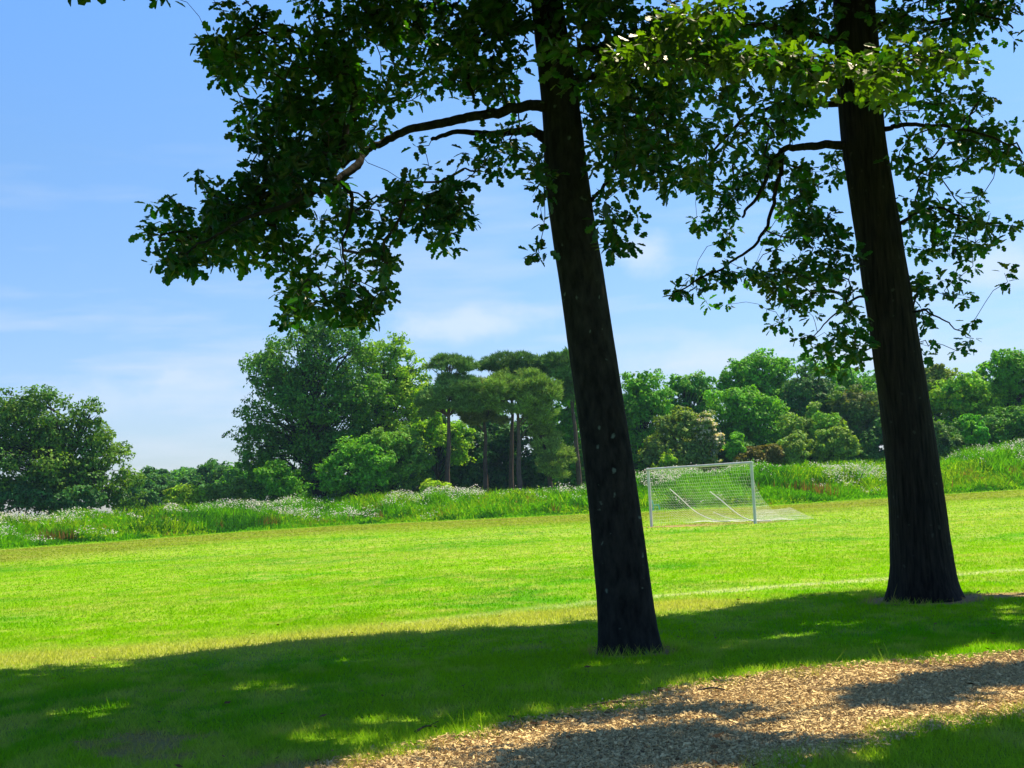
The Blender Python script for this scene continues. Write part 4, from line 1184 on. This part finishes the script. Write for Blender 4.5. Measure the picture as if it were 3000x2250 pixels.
# ------------------------------------------------------------------ sun and sky
sd = bpy.data.lights.new("sun", 'SUN'); sd.energy = 4.9; sd.angle = math.radians(.53); sd.color = (1.0, .86, .58)
so = bpy.data.objects.new("sun", sd); COL.objects.link(so)
so.rotation_euler = Vector(-SUN).to_track_quat('-Z', 'Y').to_euler()
so.location = (20, 20, 60)

# thin summer air over the field
mb = MB(); box(mb, (0, 130, 14), (460, 300, 31.5))
hz_o = mb.build("haze", simple_material("tmp", (1, 1, 1)))
hm, hnt, hns, hln = mat("thin_air")
pv = nd(hns, "ShaderNodeVolumePrincipled", Density=0.00018)
pv.inputs["Color"].default_value = (.42, .70, 1.0, 1)
ho = nd(hns, "ShaderNodeOutputMaterial"); hln.new(pv.outputs[0], ho.inputs["Volume"])
hz_o.data.materials.clear(); hz_o.data.materials.append(hm)
tag(hz_o, "thin blue summer haze over the field", "haze", kind="stuff")
w = bpy.data.worlds.new("World"); scene.world = w
w.use_nodes = True
nt = w.node_tree; ns = nt.nodes; ln = nt.links
for n_ in list(ns): ns.remove(n_)
sky = ns.new("ShaderNodeTexSky"); sky.sky_type = 'NISHITA'; sky.sun_disc = False
sky.sun_elevation = EL; sky.sun_rotation = AZ
sky.air_density = 1.0; sky.dust_density = 0.4; sky.ozone_density = 3.0
tc = ns.new("ShaderNodeTexCoord")
bg = ns.new("ShaderNodeBackground"); bg.inputs["Strength"].default_value = 0.075
out = ns.new("ShaderNodeOutputWorld")
# thin white cloud low over the trees, by direction in the sky
sep = ns.new("ShaderNodeSeparateXYZ"); ln.new(tc.outputs["Generated"], sep.inputs[0])
mp = ns.new("ShaderNodeMapping"); mp.inputs["Scale"].default_value = (3.0, 3.0, 22.0); mp.inputs["Location"].default_value = (.3, .0, .4)
ln.new(tc.outputs["Generated"], mp.inputs[0])
nz = ns.new("ShaderNodeTexNoise"); nz.inputs["Scale"].default_value = 2.0; nz.inputs["Detail"].default_value = 7; nz.inputs["Roughness"].default_value = .55
ln.new(mp.outputs[0], nz.inputs["Vector"])
mr = ns.new("ShaderNodeMapRange"); mr.inputs[1].default_value = .47; mr.inputs[2].default_value = .72
ln.new(nz.outputs[0], mr.inputs[0])
hz = ns.new("ShaderNodeMapRange"); hz.inputs[1].default_value = .30; hz.inputs[2].default_value = .08; hz.inputs[3].default_value = 0; hz.inputs[4].default_value = .55
ln.new(sep.outputs[2], hz.inputs[0])
mu = ns.new("ShaderNodeMath"); mu.operation = 'MULTIPLY'; ln.new(mr.outputs[0], mu.inputs[0]); ln.new(hz.outputs[0], mu.inputs[1])
mx = ns.new("ShaderNodeMix"); mx.data_type = 'RGBA'; mx.inputs[7].default_value = (6.0, 6.6, 7.6, 1)
ln.new(mu.outputs[0], mx.inputs[0]); hs = ns.new("ShaderNodeHueSaturation"); hs.inputs["Saturation"].default_value = 1.25
tn = ns.new("ShaderNodeMix"); tn.data_type = 'RGBA'; tn.blend_type = 'MULTIPLY'; tn.inputs[0].default_value = 1.0; 
cr = ns.new("ShaderNodeValToRGB"); E_ = cr.color_ramp.elements
E_[0].position = .03; E_[0].color = (.86 * .93 / 2, .93 * .93 / 2, 1.12 / 2, 1)
E_[1].position = 1.0; E_[1].color = (.34, .34, .40, 1)
for p_, c_ in ((.25, (.73, .66, .67)), (.43, (.95, .87, .90)), (.60, (.50, .47, .50))):
    e_ = E_.new(p_); e_.color = (*c_, 1)
ln.new(sep.outputs[2], cr.inputs[0])
sc2 = ns.new("ShaderNodeVectorMath"); sc2.operation = 'SCALE'; sc2.inputs["Scale"].default_value = 2.0
ln.new(cr.outputs[0], sc2.inputs[0]); ln.new(sc2.outputs[0], tn.inputs[7])
ln.new(sky.outputs[0], hs.inputs["Color"]); ln.new(hs.outputs[0], tn.inputs[6]); ln.new(tn.outputs[2], mx.inputs[6])
mp2 = ns.new("ShaderNodeMapping"); mp2.inputs["Scale"].default_value = (7.0, 7.0, 10.0)
ln.new(tc.outputs["Generated"], mp2.inputs[0])
nz2 = ns.new("ShaderNodeTexNoise"); nz2.inputs["Scale"].default_value = 2.4; nz2.inputs["Detail"].default_value = 8; nz2.inputs["Roughness"].default_value = .6
ln.new(mp2.outputs[0], nz2.inputs["Vector"])
hh_ = ns.new("ShaderNodeMapRange"); hh_.clamp = False; hh_.inputs[1].default_value = 0; hh_.inputs[2].default_value = 1; hh_.inputs[3].default_value = .045; hh_.inputs[4].default_value = .145
ln.new(nz2.outputs[0], hh_.inputs[0])
sb_ = ns.new("ShaderNodeMath"); sb_.operation = 'SUBTRACT'; ln.new(hh_.outputs[0], sb_.inputs[0]); ln.new(sep.outputs[2], sb_.inputs[1])
e1 = ns.new("ShaderNodeMapRange"); e1.inputs[1].default_value = 0; e1.inputs[2].default_value = .012; e1.inputs[4].default_value = .26; ln.new(sb_.outputs[0], e1.inputs[0])
e2 = ns.new("ShaderNodeMapRange"); e2.inputs[1].default_value = .03; e2.inputs[2].default_value = .095; ln.new(sep.outputs[2], e2.inputs[0])
em = ns.new("ShaderNodeMath"); em.operation = 'MULTIPLY'; ln.new(e1.outputs[0], em.inputs[0]); ln.new(e2.outputs[0], em.inputs[1])
mx2 = ns.new("ShaderNodeMix"); mx2.data_type = 'RGBA'; mx2.inputs[7].default_value = (5.6, 6.4, 7.8, 1)
ln.new(em.outputs[0], mx2.inputs[0]); ln.new(mx.outputs[2], mx2.inputs[6])
last = mx2.outputs[2]
for (vx, vy, rx, rz, am) in ((1010, 700, .085, .016, .62), (1390, 545, .026, .020, .55), (2160, 560, .05, .028, .5), (1560, 770, .10, .022, .4), (250, 850, .10, .018, .25)):
    d0 = ray(vx * K, vy * K); d0 = d0 / np.linalg.norm(d0)
    m1 = ns.new("ShaderNodeVectorMath"); m1.operation = 'SUBTRACT'; m1.inputs[1].default_value = tuple(d0); ln.new(tc.outputs["Generated"], m1.inputs[0])
    m2 = ns.new("ShaderNodeVectorMath"); m2.operation = 'MULTIPLY'; m2.inputs[1].default_value = (1 / rx, 1 / rx, 1 / rz); ln.new(m1.outputs[0], m2.inputs[0])
    m3 = ns.new("ShaderNodeVectorMath"); m3.operation = 'LENGTH'; ln.new(m2.outputs[0], m3.inputs[0])
    m5 = ns.new("ShaderNodeMath"); m5.operation = 'MULTIPLY_ADD'; m5.inputs[1].default_value = -2.2; m5.inputs[2].default_value = 1.1; ln.new(nz2.outputs[0], m5.inputs[0])
    m6 = ns.new("ShaderNodeMath"); m6.operation = 'ADD'; ln.new(m3.outputs["Value"], m6.inputs[0]); ln.new(m5.outputs[0], m6.inputs[1])
    m7 = ns.new("ShaderNodeMapRange"); m7.interpolation_type = 'SMOOTHSTEP'; m7.inputs[1].default_value = 1.15; m7.inputs[2].default_value = .1; m7.inputs[3].default_value = 0; m7.inputs[4].default_value = am; ln.new(m6.outputs[0], m7.inputs[0])
    mm_ = ns.new("ShaderNodeMix"); mm_.data_type = 'RGBA'; mm_.inputs[7].default_value = (6.2, 6.9, 7.8, 1)
    ln.new(m7.outputs[0], mm_.inputs[0]); ln.new(last, mm_.inputs[6]); last = mm_.outputs[2]
ln.new(last, bg.inputs["Color"]); ln.new(bg.outputs[0], out.inputs[0])

scene.view_settings.view_transform = 'Standard'
scene.view_settings.look = 'None'
scene.view_settings.exposure = 0.85
scene.view_settings.gamma = 1.0
scene.render.resolution_x, scene.render.resolution_y = 1024, 768
scene.cycles.max_bounces = 7
scene.cycles.diffuse_bounces = 4
scene.cycles.transmission_bounces = 4
